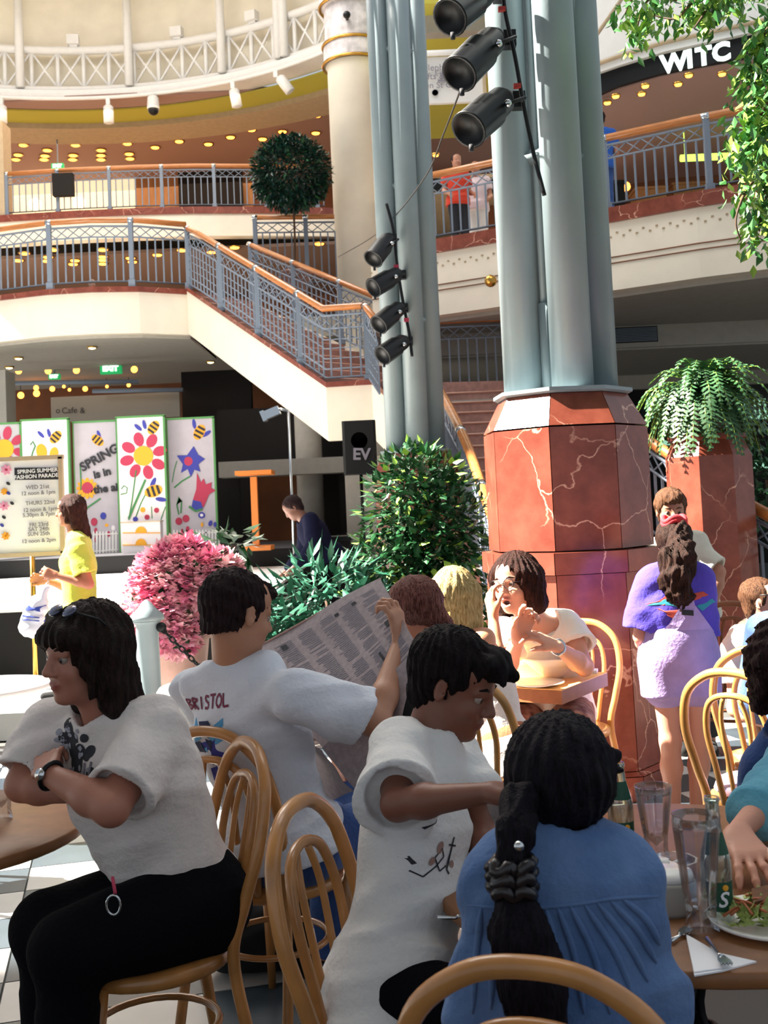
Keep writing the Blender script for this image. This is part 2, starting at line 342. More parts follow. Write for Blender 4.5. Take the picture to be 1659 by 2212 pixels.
# daylight openings far behind right
for k, (x0, y0, x1, y1) in enumerate(((1395, 862, 1480, 905), (1482, 866, 1560, 903), (1565, 862, 1700, 905), (1405, 952, 1450, 962), (1590, 1000, 1659, 1012))):
    g = MB(); wbox(g, x0, y0, x1, y1, 25.0, .06); struct(g.build('window_%d' % (k+1), mat('green_daylight_pane', '#9fd8b8', emit=.9)))
g = MB()
for k in range(26):
    a = at(1395+k*11, 900, 24.7); g.box((a.x, 24.7, at(1500, 880, 24.7).z), (.05, .04, .5))
tag(g.build('garden_railing', 'black'), 'black upright bars in front of the daylight openings under the right gallery', 'railing', kind='stuff')
railing('steel railing with wooden handrail along the right gallery above the granite pillar', off(RE[1:], .04, L1+.02), 1.0, r=.05)
t = tag(MB().sphere(at(1060, 607, 15.0), .085).build('brass_ball', 'brass'), 'small brass ball finial on the cream gallery fascia', 'ornament')

# shops behind right gallery
def off2(P, k): return [V((p.x*k, p.y*k, p.z)) for p in P]
SL = [at(1262, 172, 15.9), at(1340, 145, 15.7), at(1430, 118, 15.5), at(1520, 98, 15.3), at(1659, 68, 15.0), at(1800, 40, 14.8)]
SB = [at(1262, 218, 15.9), at(1340, 184, 15.7), at(1430, 158, 15.5), at(1520, 140, 15.3), at(1659, 115, 15.0), at(1800, 95, 14.8)]
t = thing('shop_sign', 'long black shop fascia with glowing capital letters above the right gallery', 'sign', SL[1])
g = MB(); g.strip(SB, SL); g.strip([p+V((0, .15, 0)) for p in SL], [p+V((0, .15, 0)) for p in SB]); g.strip(SL, [p+V((0, .15, 0)) for p in SL]); g.strip([p+V((0, .15, 0)) for p in SB], SB); g.build('fascia_board', 'black', t)
d_ = (at(1560, 110, 15.1)-at(1450, 140, 15.4)).normalized()
for s, x, y in (('W', 1456, 137), ('I', 1490, 129), ('T', 1520, 123), ('C', 1558, 114)):
    text('letter', s, .34, at(x, y, 14.75), (d_.x, d_.y, 0), (0, 0, 1), 'sign', t, .01, .014)
g = MB(); A = [p+V((0, -.1, .0)) for p in SL]; B = [V((p.x, p.y, 10.6)) for p in A]; g.strip(A, B); A2 = [p+V((0, .5, 0)) for p in A]; B2 = [p+V((0, .5, 0)) for p in B]; g.strip(B2, A2); g.strip(A2, A); g.strip(B, B2)
struct(g.build('wall_upper_right', 'white'))
g = MB(); n = len(SL); g.tube([p+V((0, -.13, .12+.0*i)) for i, p in enumerate(SL)], .03, 6); g.tube([at(1275, 95, 15.2), at(1345, -5, 15.2)], .03, 6); struct(g.build('trim_4', 'soffit'))
g = MB(); g.slab([p+V((0, .1, .03)) for p in SB], [V((p.x*1.3+.2, 20.6, p.z+.0)) for p in SB], .05); struct(g.build('ceiling_shop', mat('mauve_shop_ceiling', '#a08078', .8)))
g = MB().box((6.2, 20.6, 6.55), (9, .1, 2.3)); struct(g.build('wall_shop_back', 'brown'))
def counter(x0, y0, x1, y1, d, m, nm, label, cat):
    X0, X1, Z0, Z1 = prect(x0, y0, x1, y1, d); g = MB().box(((X0+X1)/2, d+.25, (L1+Z1)/2), (X1-X0, .5, Z1-L1)); g.box(((X0+X1)/2, d+.25, Z1+.02), (X1-X0+.06, .56, .04)); return tag(g.build(nm, m), label, cat)
counter(1325, 395, 1350, 445, 18.0, 'blackmat', 'display_stand', 'dark display stand behind the right gallery railing', 'stand')
counter(1376, 408, 1440, 440, 19.0, 'tan', 'shop_counter', 'orange timber shop counter nearest the steel railing post', 'counter')
counter(1455, 398, 1530, 425, 19.5, 'tan', 'shop_counter', 'orange timber shop counter furthest right under the foliage', 'counter')
def ball_light(nm, x, y, d, r, label, m='bulb2', group=None, hang=0):
    c = at(x, y, d); t = thing(nm, label, 'light', c, 0, group); MB().sphere(c, r, 10, 6).build('globe', m, t); MB().tube([c+V((0, 0, r*.9)), c+V((0, 0, hang or r*1.2))], .008, 5).build('cord', 'black', t); return t
ball_light('display_lamp', 1352, 403, 18.6, .08, 'glowing warm lamp above the dark display stand', 'bulb', hang=-.3)
t = tag(MB().tube([at(1470, 342, 18), at(1600, 336, 18)], .06, 8).tube([at(1480, 342, 18), at(1480, 342, 18)+V((0, 0, .75))], .008, 5).tube([at(1590, 336, 18), at(1590, 336, 18)+V((0, 0, .7))], .008, 5).build('strip_light', mat('lime_tube', '#d6ff6a', emit=1.6)), 'lime green glowing strip light in the shop behind the gallery', 'light')
def downlight(p, group, label, r=.075, m='bulb'):
    t = thing('downlight', label, 'light', p, 0, group)
    MB().lathe([(r, 0), (r*1.25, -.01), (r*1.25, .02), (r, .03)], p, 12).build('trim_ring', 'brass', t)
    MB().lathe([(.0, -.035), (r*.8, -.02), (r*.95, .0)], p, 12).build('bulb', m, t); return t
for i_, (x, y) in enumerate(((1312, 222), (1330, 208), (1386, 203), (1465, 182), (1394, 186), (1488, 163), (1560, 160))):
    downlight(atz(x, y, 7.36), 'downlights in the shop ceiling behind the right gallery', 'round warm downlight under the black shop sign, %s from the steel column' % ORD[i_], .055)
# between the two steel columns
t = thing('direction_sign', 'pale hanging direction sign with brown frame between the steel columns', 'sign', at(975, 170, 17.4))
g = MB(); wbox(g, 880, 122, 1043, 222, 17.4, .08); g.build('sign_panel', 'signp', t)
X0, X1, Z0, Z1 = prect(880, 122, 1043, 222, 17.39)
MB().box((X1+.02, 17.42, (Z0+Z1)/2), (.05, .14, Z1-Z0+.1)).build('frame_edge', 'soffit', t); MB().tube([(X0, 17.36, Z1+.05), (X1, 17.36, Z1+.05)], .05, 8).build('hanging_rail', 'white', t)
for s, x, y, sz in (('Telephones', 950, 146, .15), ('Lifts &', 935, 165, .15), ('Queen St Carpark', 955, 184, .14)):
    text('lettering', s, sz, at(x, y, 17.36), (1, 0, -.02), (0, 0, 1), 'greyink', t)
text('lettering', '☎', .2, at(957, 165, 17.36), (1, 0, 0), (0, 0, 1), 'greyink', t)
MB().lathe([(.0, 0), (.05, 0)], at(940, 200, 17.37), 16, R=Matrix.Rotation(math.pi/2, 3, 'X')).build('round_symbol', 'greyink', t)
g = MB().box((2.2, 20.5, 9.6), (4.2, 6.5, .08)); struct(g.build('ceiling_lime_cove', 'lime'))
g = MB().box((2.2, 17.8, 9.45), (4.0, .25, .35)).box((2.2, 19.5, 9.4), (4.0, .2, .3)); struct(g.build('beam_cove', 'greywall'))
g = MB().box((1.8, 21, 7.2), (3.4, 4.5, .06)); struct(g.build('ceiling_gallery_middle', 'soffit'))
g = MB(); g.box((1.6, 18.8, 7.05), (2.6, .12, .2), Matrix.Rotation(.25, 3, 'Z')); struct(g.build('beam_black', 'black'))
g = MB().box((1.3, 23.5, 6.4), (4, .1, 2.3)); struct(g.build('wall_gallery_middle', mat('dim_grey_wall', '#5a5450', .9)))
for x, y, q in ((1021, 305, 'right one nearer the thick column'), (941, 335, 'left one nearer the distant column')): downlight(atz(x, y, 7.12), 'downlights between the steel columns', 'warm downlight between the steel columns, '+q, .05)

# ---- white column
cp = atz(783, 640, 5.0); cx, cy = at(778, 400, 20.5).x, 20.5
t = thing('white_column', 'tall round cream column with marble-banded capital beside the stairs', 'column', (cx, cy, 0))
R = .52
MB().lathe([(R, .2), (R, 9.85), (R+.03, 9.9)], (cx, cy, 0), 32).build('shaft', 'cream', t)
mb = mat('grey_mottled_band', '#c9c2c4', .5, var=.25, vscale=5)
MB().lathe([(R+.06, 9.95), (R+.06, 10.25), (R+.02, 10.25), (R+.02, 11.0), (R+.1, 11.05), (R+.1, 11.4), (R+.2, 11.5), (R+.2, 12.4)], (cx, cy, 0), 32, smooth=False).build('capital', mb, t)
for z, q in ((9.92, .08), (10.28, .07), (11.03, .10), (11.42, .14)): MB().tube([V((cx+(R+q)*math.cos(a), cy+(R+q)*math.sin(a), z)) for a in [k*math.tau/32 for k in range(32)]], .03, 6, True).build('gold_ring', 'brass', t)
tag(MB().sphere(at(749, 32, 19.8), .07).box(at(749, 32, 19.8)+V((0, .12, 0)), (.05, .2, .05)).build('security_camera', 'black'), 'small black security camera on the white column capital', 'camera')

# ---- ring truss of the dome
RC = V((-6.8, 18.9, 0)); RR = 9.2
def rp(r, a, z): return V((RC.x+r*math.cos(a), RC.y+r*math.sin(a), z))
A0, A1 = math.radians(28), math.radians(150)
arc = lambda r, z, n=60: [rp(r, A0+(A1-A0)*i/n, z) for i in range(n+1)]
g = MB(); g.strip(arc(RR+.45, 16), arc(RR+.45, 12.5)); g.strip(arc(RR+.65, 12.5), arc(RR+.65, 16)); g.strip(arc(RR+.45, 12.5), arc(RR+.65, 12.5)); struct(g.build('wall_drum', 'drum'))
g = MB(); g.slab(arc(RR-.25, 12.62), arc(RR+.5, 12.62), .2); struct(g.build('trim_5', 'white'))
g = MB(); g.slab(arc(RR+.45, 12.36), arc(RR+1.3, 12.32), .04); struct(g.build('ceiling_lime_ring', 'lime'))
g = MB(); g.slab(arc(RR+1.25, 12.30), arc(RR+2.4, 12.26), .16); struct(g.build('ceiling_beige_ring', 'soffit'))
t = thing('ring_truss', 'white curved lattice truss ring under the cream dome drum', 'truss', rp(RR, 1.4, 12.6))
MB().tube(arc(RR, 13.75), .11, 10).build('top_chord', 'white', t); MB().tube(arc(RR, 12.72), .09, 10).build('bottom_chord', 'white', t)
MB().tube(arc(RR+.38, 13.98), .05, 8).build('shadow_rail', 'soffit', t); MB().tube(arc(RR-.35, 12.36), .05, 8).build('lighting_rail', 'white', t)
na = 30
ang = [A0+(A1-A0)*i/na for i in range(na+1)]
for i, a in enumerate(ang):
    MB().tube([rp(RR, a, 12.72), rp(RR, a, 13.75)], .055, 8).build('upright', 'white', t)
    if i < na:
        b = ang[i+1]; MB().tube([rp(RR, a, 12.75), rp(RR, b, 13.7)], .032, 6).build('brace', 'white', t); MB().tube([rp(RR, a, 13.7), rp(RR, b, 12.75)], .032, 6).build('brace', 'white', t)
for k, (x, y) in enumerate(((40, 60), (265, 50), (481, 40), (648, 20), (668, 60))):
    p = at(x, 130, 27.4); a = math.atan2(p.y-RC.y, p.x-RC.x); MB().tube([rp(RR-.18, a, 12.7), rp(RR-.18, a, 15.9)], .11, 10).build('mullion', 'white', t)
for k, (x, y) in enumerate(((152, 88), (376, 75), (570, 30))):
    p = at(x, y, 27.6); a = math.atan2(p.y-RC.y, p.x-RC.x); q = rp(RR-.1, a, 13.98); u = thing('floodlight', ['white boxy floodlight on the truss ring, leftmost of three', 'white boxy floodlight on the truss ring, middle of three', 'white boxy floodlight on the truss ring beside the column, rightmost of three'][k], 'light', q)
    Rz = Matrix.Rotation(a-math.pi/2, 3, 'Z'); MB().box(q, (.3, .22, .24), Rz).build('housing', 'white', u); MB().box(q-V((0, 0, .14)), (.2, .04, .06), Rz).build('bracket', 'white', u)
names = ['white canister spotlight hanging at the left picture edge', 'white canister spotlight hanging left of the camera dome', 'white canister spotlight hanging right of the camera dome', 'white tilted canister spotlight hanging next to the white column']
for k, (x, y, tl) in enumerate(((3, 212, 0), (228, 216, 0), (524, 185, .15), (655, 143, .6))):
    p = at(x, y, 27.5); a = math.atan2(p.y-RC.y, p.x-RC.x); q = rp(RR-.35, a, 12.3); u = thing('spotlight', names[k], 'light', q)
    Rt = Matrix.Rotation(-tl, 3, 'Y'); MB().lathe([(.09, -.62), (.13, -.6), (.13, -.2), (.08, -.15)], q, 14, R=Rt).build('canister', 'white', u); MB().box(q-V((0, 0, .06)), (.1, .1, .16)).build('mount', 'white', u)
p = at(323, 212, 27.4); a = math.atan2(p.y-RC.y, p.x-RC.x); q = rp(RR-.35, a, 12.3); u = thing('camera_dome', 'black and white dome camera hanging under the truss ring', 'camera', q)
MB().lathe([(.1, 0), (.14, -.05), (.16, -.3), (.15, -.34)], q, 14).build('hood', 'white', u); MB().sphere(q-V((0, 0, .36)), .14).build('dome', 'black', u)

# ---- left upper gallery (second floor)
E2 = [atz(x, y, L2) for x, y in ((-120, 478), (15, 468), (160, 459), (300, 453), (420, 450), (540, 450), (700, 452), (860, 462))]
g = MB().slab(E2, [V((p.x*1.25, 36, L2)) for p in E2], .35); struct(g.build('floor_upper_gallery', 'soffit'))
g = MB().slab(off(E2, -.1, L2+.02), off(E2, .2, L2+.02), .17); struct(g.build('trim_6', 'marble'))
g = MB().slab(off(E2, -.05, L2-.15), off(E2, .3, L2-.15), .55); struct(g.build('wall_upper_fascia', 'cream'))
railing('grey railing with dark handrail on the upper left gallery', off(E2[1:7], .03, L2), 1.08, r=.05, step=.16)
g = MB().box((-5, 32, 12.42), (22, 8.4, .1)); struct(g.build('ceiling_upper_gallery', mat('brown_gallery_ceiling', '#a4847a', .8)))
g = MB().box((-5, 35.5, 11), (22, .2, 4)); struct(g.build('wall_upper_gallery', 'brown'))
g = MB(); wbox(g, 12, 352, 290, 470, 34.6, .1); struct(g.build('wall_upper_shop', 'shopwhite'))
g = MB(); wbox(g, 292, 330, 545, 470, 34.4, .1); struct(g.build('wall_upper_timber', 'tan'))
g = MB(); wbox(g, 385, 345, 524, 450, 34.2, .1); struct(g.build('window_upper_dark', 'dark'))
g = MB(); wbox(g, -40, 262, 8, 480, 27.0, .6); wbox(g, 612, 235, 655, 300, 31.5, .6); struct(g.build('pillar_gallery', 'soffit'))
UL = [(61, 291), (50, 314), (39, 335), (34, 345), (110, 303), (102, 325), (97, 337), (95, 345), (166, 291), (163, 314), (158, 336), (157, 345), (218, 302), (218, 325), (218, 336), (218, 345), (270, 289), (275, 311), (279, 333), (281, 343), (327, 298), (335, 319), (375, 284), (387, 306), (436, 291), (450, 312), (479, 276), (498, 297), (543, 281), (567, 301), (582, 264), (610, 285), (685, 250), (682, 288)]
UL = UL[:20]+sorted(UL[20:])
for i_, (x, y) in enumerate(UL): downlight(atz(x, y, 12.34), 'warm downlights in the upper left gallery ceiling', ('warm downlight, upper left gallery, %s from top in the %s column of four' % (ORD[i_ % 4], ORD[i_//4])) if i_ < 20 else 'warm downlight, upper left gallery, %s along the scattered run right of the columns' % ORD[i_-20], .125)
for k, (x, y) in enumerate(((76, 442), (172, 438))): ball_light('table_lamp', x, y, 33.5, .2, ['large glowing shop lamp behind the upper gallery railing, left one', 'large glowing shop lamp behind the upper gallery railing, right one'][k], 'bulb2', hang=L2-at(x, y, 33.5).z)
def exit_sign(x, y, d, w, label, hang=.2):
    p = at(x, y, d); u = thing('exit_sign', label, 'sign', p); h = w*.46
    MB().box(p, (w*1.1, .12, h*1.15)).build('sign_case', 'exit', u); MB().box(p+V((0, 0, h*.5+hang/2)), (.03, .03, hang)).build('hanger', 'railsteel', u)
    text('lettering', 'EXIT', h*.85, p-V((0, .065, 0)), (1, 0, -.03), (0, 0, 1), 'exitw', u, .005, .01); return u
exit_sign(125, 360, 30, .30, 'small green lit EXIT sign on the upper left gallery', 12.3-at(125, 360, 30).z)
exit_sign(240, 797, 21.5, .37, 'large green lit EXIT sign under the curved landing', 4.98-at(240, 797, 21.5).z)
exit_sign(118, 814, 24.5, .22, 'small dim green EXIT sign below and left of the large one', 4.98-at(118, 814, 24.5).z)
exit_sign(126, 582, 30.5, .24, 'small green EXIT sign seen through the curved stair railing', 8.24-at(126, 582, 30.5).z)
tag(MB().box(at(137, 400, 26.9), (.5, .2, .55)).build('display_board', 'dark'), 'dark display board standing behind the upper gallery railing', 'board')
# middle level behind the landing
g = MB().box((-4, 31, 8.3), (24, 7, .08)); struct(g.build('ceiling_middle_gallery', mat('mid_brown_ceiling', '#6d564a', .8)))
g = MB().box((-4, 34, 6.9), (24, .2, 3)); struct(g.build('wall_middle_gallery', 'brown'))
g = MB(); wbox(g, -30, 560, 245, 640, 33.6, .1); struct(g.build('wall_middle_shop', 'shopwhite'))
g = MB(); wbox(g, 320, 545, 520, 640, 33.5, .1); struct(g.build('wall_middle_timber', 'tan'))
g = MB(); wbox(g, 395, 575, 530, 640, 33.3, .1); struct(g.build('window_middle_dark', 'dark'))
for i_, (x, y) in enumerate(sorted(((53, 548), (40, 563), (114, 540), (104, 556), (101, 564), (162, 563), (158, 571), (222, 540), (222, 555), (222, 562), (222, 570), (282, 558), (286, 566), (340, 551), (393, 541), (457, 545), (507, 535), (690, 527)))):
    downlight(atz(x, y, 8.24), 'warm downlights seen through the stair railing', 'warm downlight seen through the stair railing, %s from the left' % ORD[i_], .125)
LE = [atz(x, y, L1) for x, y in ((-260, 690), (-120, 660), (0, 641), (100, 629), (200, 623), (300, 622), (405, 628))]
lb = [V((p.x, 21.5, L1)) for p in LE]
g = MB().slab(LE, lb, .75); struct(g.build('floor_landing', 'cream'))
g = MB().slab(off(LE, -.05, L1+.02), off(LE, .2, L1+.02), .09); struct(g.build('trim_7', 'marble'))
g = MB().slab([V((-13, 21.5, L1)), V((3, 21.5, L1))], [V((-13, 35, L1)), V((3, 35, L1))], .4); struct(g.build('floor_first_level', 'greywall'))
g = MB().slab(off(LE, .15, L1-.7), lb and [V((p.x, 21.6, L1-.7)) for p in LE], .1); struct(g.build('ceiling_landing_soffit', 'greywall'))
for x, y, q in ((199, 751, 'the one above the large EXIT sign'), (40, 774, 'upper one near the left edge'), (455, 782, 'rightmost one near the stringer'), (20, 794, 'lowest one at the left edge')): downlight(atz(x, y, 4.58), 'pale downlights in the landing soffit', 'pale downlight in the landing soffit, '+q, .07, 'bulb2')

# ---- left flight of stairs
S1, S2 = LE[-1], atz(705, 835, MP); S3 = atz(803, 829, MP)
F1, F2 = V((at(540, 525, 19.8).x, 19.8, L1)), V((at(945, 692, 16.3).x, 16.3, MP))
st = thing('upper_staircase', 'rose granite flight descending from the curved landing with cream stringer', 'stairs', S2); n = 13
for k in range(n):
    a, b = k/n, (k+1)/n; z = L1-(L1-MP)*(k+1)/n
    P = [V((S1.x+(S2.x-S1.x)*q, S1.y+(S2.y-S1.y)*q, z)) for q in (a, b)]; Q = [V((F1.x+(F2.x-F1.x)*q, F1.y+(F2.y-F1.y)*q, z)) for q in (a, b)]
    s_ = MB().slab(P, Q, .19).build('step', 'stairstone', st)
    for kk in (0,): MB().tube([P[1]+V((0, 0, .0)), Q[1]], .022, 6).build('nosing', 'nosing', s_)
    # riser back to the step above
    MB().slab([P[0]+V((0, 0, .165)), P[0]+(P[1]-P[0])*.12+V((0, 0, .165))], [Q[0]+V((0, 0, .165)), Q[0]+(Q[1]-Q[0])*.12+V((0, 0, .165))], .165).build('riser', 'stairstone', s_)
def vband(P, dz0, dz1, t, name, m):
    A = [p+V((0, -t, dz0)) for p in P]; B = [p+V((0, t, dz0)) for p in P]; g = MB(); n = len(P)
    vs = A+B+[p+V((0, -t, dz1)) for p in P]+[p+V((0, t, dz1)) for p in P]; fs = []
    for i in range(n-1): fs += [(i, i+1, n+i+1, n+i), (2*n+i, 3*n+i, 3*n+i+1, 2*n+i+1), (i, 2*n+i, 2*n+i+1, i+1), (n+i, n+i+1, 3*n+i+1, 3*n+i)]
    fs += [(0, n, 3*n, 2*n), (n-1, 3*n-1, 4*n-1, 2*n-1)]
    return g.add(vs, fs).build(name, m, st)
S4 = V((.55, 12.6, 2.35)); S5 = V((.75, 11.0, 1.2)); S6 = V((.9, 8.9, .0))
vband([S1, S2, S3, V((.28, 13.7, 2.75)), V((.5, 12.6, 2.1))], 0, -.74, .06, 'stringer', 'cream'); vband([S1+V((0, -.02, 0)), S2+V((0, -.02, 0)), S3+V((0, -.02, 0)), V((.28, 13.68, 2.75))], .05, -.02, .08, 'stringer_cap', 'marble')
vband([F1, F2], 0, -.5, .05, 'stringer', 'cream')
struct(MB().slab([S2, S3, V((2.1, 15.3, MP))], [V((F2.x-1.3, 16.6, MP)), V((.9, 16.6, MP)), V((2.6, 16.6, MP))], .5).build('floor_platform', 'stairstone'))
# lower flight
ls = thing('lower_staircase', 'wide rose granite stairs coming down between the two steel columns', 'stairs', (1.7, 8.6, 0)); n = 20
XL = lambda y: float(np.interp(y, [8.5, 11, 12.3, 15.3], [.9, .76, .61, .0])); XR = lambda y: float(np.interp(y, [8.5, 9.3, 11, 15.3], [3.75, 3.25, 2.6, 2.1]))
for k in range(n):
    y1 = 15.3-.34*k; y0 = y1-.34; z = MP*(n-1-k)/n+MP/n*0; z = MP-MP*(k+1)/(n+0)*1.0
    if z < .02: break
    P = [V((XL(y0), y0, z)), V((XR(y0), y0, z))]; Q = [V((XL(y1), y1, z)), V((XR(y1), y1, z))]
    s_ = MB().slab(P, Q, .17).build('step', 'stairstone', ls); MB().tube([P[0]+V((0, -.005, -.005)), P[1]+V((0, -.005, -.005))], .016, 6).build('nosing', 'nosing', s_)
sup = MB().slab([V((XL(14.9), 14.9, 3.0)), V((XR(14.9), 14.9, 3.0))], [V((XL(15.2), 15.2, 3.0)), V((XR(15.2), 15.2, 3.0))], 3.0).build('support_wall', 'greywall', ls)
# railings of the stairs
railing('curved steel railing with orange wooden handrail on the landing', [p+V((0, .04, .02)) for p in LE], 1.12, r=.048)
railing('sloping grey railing with wooden handrail on the near side of the upper flight', [S1+V((.02, .04, .02)), S1.lerp(S2, .12)+V((0, .04, .06)), S2+V((0, .04, .02)), S3+V((-.05, .04, .02)), S3+V((.1, -.6, -.3))], 1.05, r=.048, slope=True)
railing('sloping grey railing with wooden handrail on the far side of the upper flight', [F1+V((0, 0, .02)), F2], 1.03, r=.045, slope=True)
ga, gb = at(550, 470, 20.0), at(722, 468, 20.0); gh = 1.3
railing('short level railing with wooden handrail beside the white column', [V((ga.x, 20, ga.z-gh)), V((gb.x, 20, gb.z-gh))], gh, r=.045, post=.9)
pb = at(945, 692, 16.2); pc = at(1085, 674, 16.2)
railing('level railing at the back of the mid landing between the steel columns', [V((pb.x-.25, 16.25, MP)), V((pc.x+1.5, 16.25, MP))], pb.z-MP, r=.05)
zs = lambda y: max(0, MP*(y-8.6)/6.7)
LRp = spline([V((XL(y)+.06, y, zs(y)+.02)) for y in (14.9, 13.5, 12.3, 11.0, 10.0, 9.0)], 5)
railing('curving wooden handrail and railing on the left side of the lower stairs', LRp, 1.0, r=.05)
RRp = spline([V((XR(y)-.05, y, zs(y)+.02)) for y in (14.9, 13.4, 12.2, 11.1, 10.2, 9.5, 9.0)], 5)
railing('sweeping wooden handrail and railing on the right side of the lower stairs', RRp, 1.0, r=.055)
# dark body under the landing, stage wall
g = MB().box((-6, 28, 2.5), (18, .2, 6)); struct(g.build('wall_under_landing', 'brown'))
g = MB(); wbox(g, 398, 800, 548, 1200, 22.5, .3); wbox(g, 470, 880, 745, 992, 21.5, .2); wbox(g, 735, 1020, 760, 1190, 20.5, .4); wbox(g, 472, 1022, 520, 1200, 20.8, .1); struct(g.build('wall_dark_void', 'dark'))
g = MB(); wbox(g, 472, 992, 745, 1026, 20, .6); struct(g.build('beam_under_stairs', 'greywall'))
g = MB(); g.lathe([(.25, .2), (.25, 4.6)], (at(662, 950, 20.4).x, 20.9, 0), 20); wbox(g, -30, 800, 14, 1000, 19, .5); wbox(g, 748, 1022, 800, 1180, 16.2, .4); wbox(g, 790, 985, 842, 1150, 15.2, .3); struct(g.build('pillar_under_stairs', 'greywall'))
g = MB(); wbox(g, 520, 1026, 648, 1195, 24, .1); struct(g.build('wall_orange_panel', 'brown'))
t = thing('cafe_fascia_sign', 'pale grey fascia panel above the painted stage boards', 'sign', at(247, 872, 21)); g = MB(); wbox(g, 110, 852, 388, 906, 21, .1); g.build('panel', mat('dim_grey_panel', '#8f8a80', .8), t)
for s, x in (('o', 125), ('Cafe', 150), ('&', 178)): text('lettering', s, .16, at(x, 887, 20.95), (1, 0, 0), (0, 0, 1), 'ink', t)
g = MB().tube([at(10, 828, 20.5), at(300, 824, 20.5)], .04, 8).tube([at(200, 845, 20.4), at(395, 842, 20.4)], .04, 8); tag(g.build('lighting_bar', 'railsteel'), 'thin grey lighting bars hung across the space behind the stage', 'bar')
for k, (x, y, d, r) in enumerate(((40, 801, 23, .09), (104, 801, 23, .09), (165, 800, 23, .09), (290, 798, 23, .09), (45, 854, 26, .1), (78, 838, 26, .08), (79, 850, 26, .1), (113, 840, 26, .08), (138, 835, 26, .05), (150, 842, 26, .05), (184, 840, 26, .08), (231, 835, 26, .05), (278, 832, 26, .06))):
    ball_light('globe_lamp', x, y, d, r*.8, ('warm glowing globe lamp in the upper row, %s from the left' % ORD[k]) if k < 4 else 'warm glowing globe lamp in the lower row behind the boards, %s from the left' % ORD[k-4], 'bulb', 'globe lamps behind the stage', max(.05, 4.95-at(x, y, d).z))
# unseen slab with stepped edge, added to keep the near tables in shade
g = MB(); g.box((-10, -2.6, 13.2), (34, 15.0, .3)).box((-19.1, 5.2, 13.2), (16.6, .75, .3)); struct(g.build('shade_slab', 'greywall'))
g = MB(); c_ = [(RC.x+10.0*math.cos(a), max(12.2, RC.y+10.0*math.sin(a))) for a in [k*math.tau/48 for k in range(48)]]; g.prism(c_, (0, 0, 16.1), (1, 0, 0), (0, 1, 0), .2); struct(g.build('sun_block_cap', 'cream'))  # unseen opaque cap, cut short in front, added to block sun from the rear
g = MB()
for k in range(7): g.tube([V((-20+k*3.3, 9, 13.4)), V((-17+k*3.3, 26, 16.5))], .16, 8)
struct(g.build('shade_beams', 'white'))  # unseen tubes added overhead to cast broken shade
# ================================================================ STEEL COLUMNS ON GRANITE BASES
def steel_column(label, bx, by, ztop, tubes, rot, steel_h=7.5, sR=.47):
    t = thing('steel_column', label, 'column', (bx, by, 0))
    def octa(r): return [V((bx+r*math.cos(rot+k*math.pi/4), by+r*math.sin(rot+k*math.pi/4), 0)) for k in range(8)]
    tiers = [(0, .13, sR+.07, sR+.07), (.13, .15, sR+.07, sR+.03), (.15, 1.19, sR+.03, sR+.02), (1.19, 1.31, sR+.045, sR+.045), (1.315, ztop-.22, sR, sR), (ztop-.215, ztop-.03, sR, sR-.10)]
    for z0, z1, r0, r1 in tiers:
        a, b = octa(r0), octa(r1); ai, bi = octa(r0-.06), octa(r1-.06); e = .0025
        for k in range(8):
            j = (k+1) % 8; u = (a[j]-a[k]).normalized()*e; P = [a[k]+u+V((0, 0, z0+e)), a[j]-u+V((0, 0, z0+e)), b[j]-u+V((0, 0, z1-e)), b[k]+u+V((0, 0, z1-e))]
            Q = [ai[k]+V((0, 0, z0)), ai[j]+V((0, 0, z0)), bi[j]+V((0, 0, z1)), bi[k]+V((0, 0, z1))]
            MB().add(P+Q, [(0, 1, 2, 3), (7, 6, 5, 4), (0, 4, 5, 1), (1, 5, 6, 2), (2, 6, 7, 3), (3, 7, 4, 0)]).build('granite_panel', 'marble', t)
    MB().lathe([(sR-.12, 0), (sR-.12, ztop-.05)], (bx, by, 0), 8, smooth=False, R=Matrix.Rotation(rot, 3, 'Z')).build('core', 'marble', t)
    MB().lathe([(sR-.09, ztop-.03), (sR-.07, ztop-.02), (sR-.07, ztop)], (bx, by, 0), 8, smooth=False, R=Matrix.Rotation(rot, 3, 'Z')).build('cap_plate', 'steel', t)
    for dx, dy in tubes: MB().tube([(bx+dx, by+dy, ztop), (bx+dx, by+dy, steel_h)], .117, 20).build('steel_tube', 'steel', t)
    MB().tube([(bx-.09, by-.12, ztop), (bx-.09, by-.12, steel_h)], .022, 8).tube([(bx-.09, by-.12, ztop), (bx-.09, by-.12, ztop+.5)], .035, 8).build('drain_pipe', 'steel', t)
    for z in (ztop+1.35, ztop+2.75, ztop+4.2):
        for (ax, ay), (cx_, cy_) in zip(tubes, tubes[1:]+tubes[:1]): MB().tube([(bx+ax, by+ay, z), (bx+cx_, by+cy_, z)], .05, 4).build('tie_plate', 'steel', t)
    return t
pn = at(1213, 850, 6.35); steel_column('thick grey-green steel column on a red granite base beside the lunching women', pn.x, 6.35, 2.2, [(-.215, -.03), (.03, -.215), (.215, .03), (-.03, .215)], math.radians(22.5+4))
pf = at(898, 975, 11.5); steel_column('thin-looking distant grey-green steel column rising behind the sunlit bush', pf.x, 11.5, 2.17, [(-.19, -.07), (.02, -.19), (.2, .04), (-.02, .2)], math.radians(22.5), 9.5)

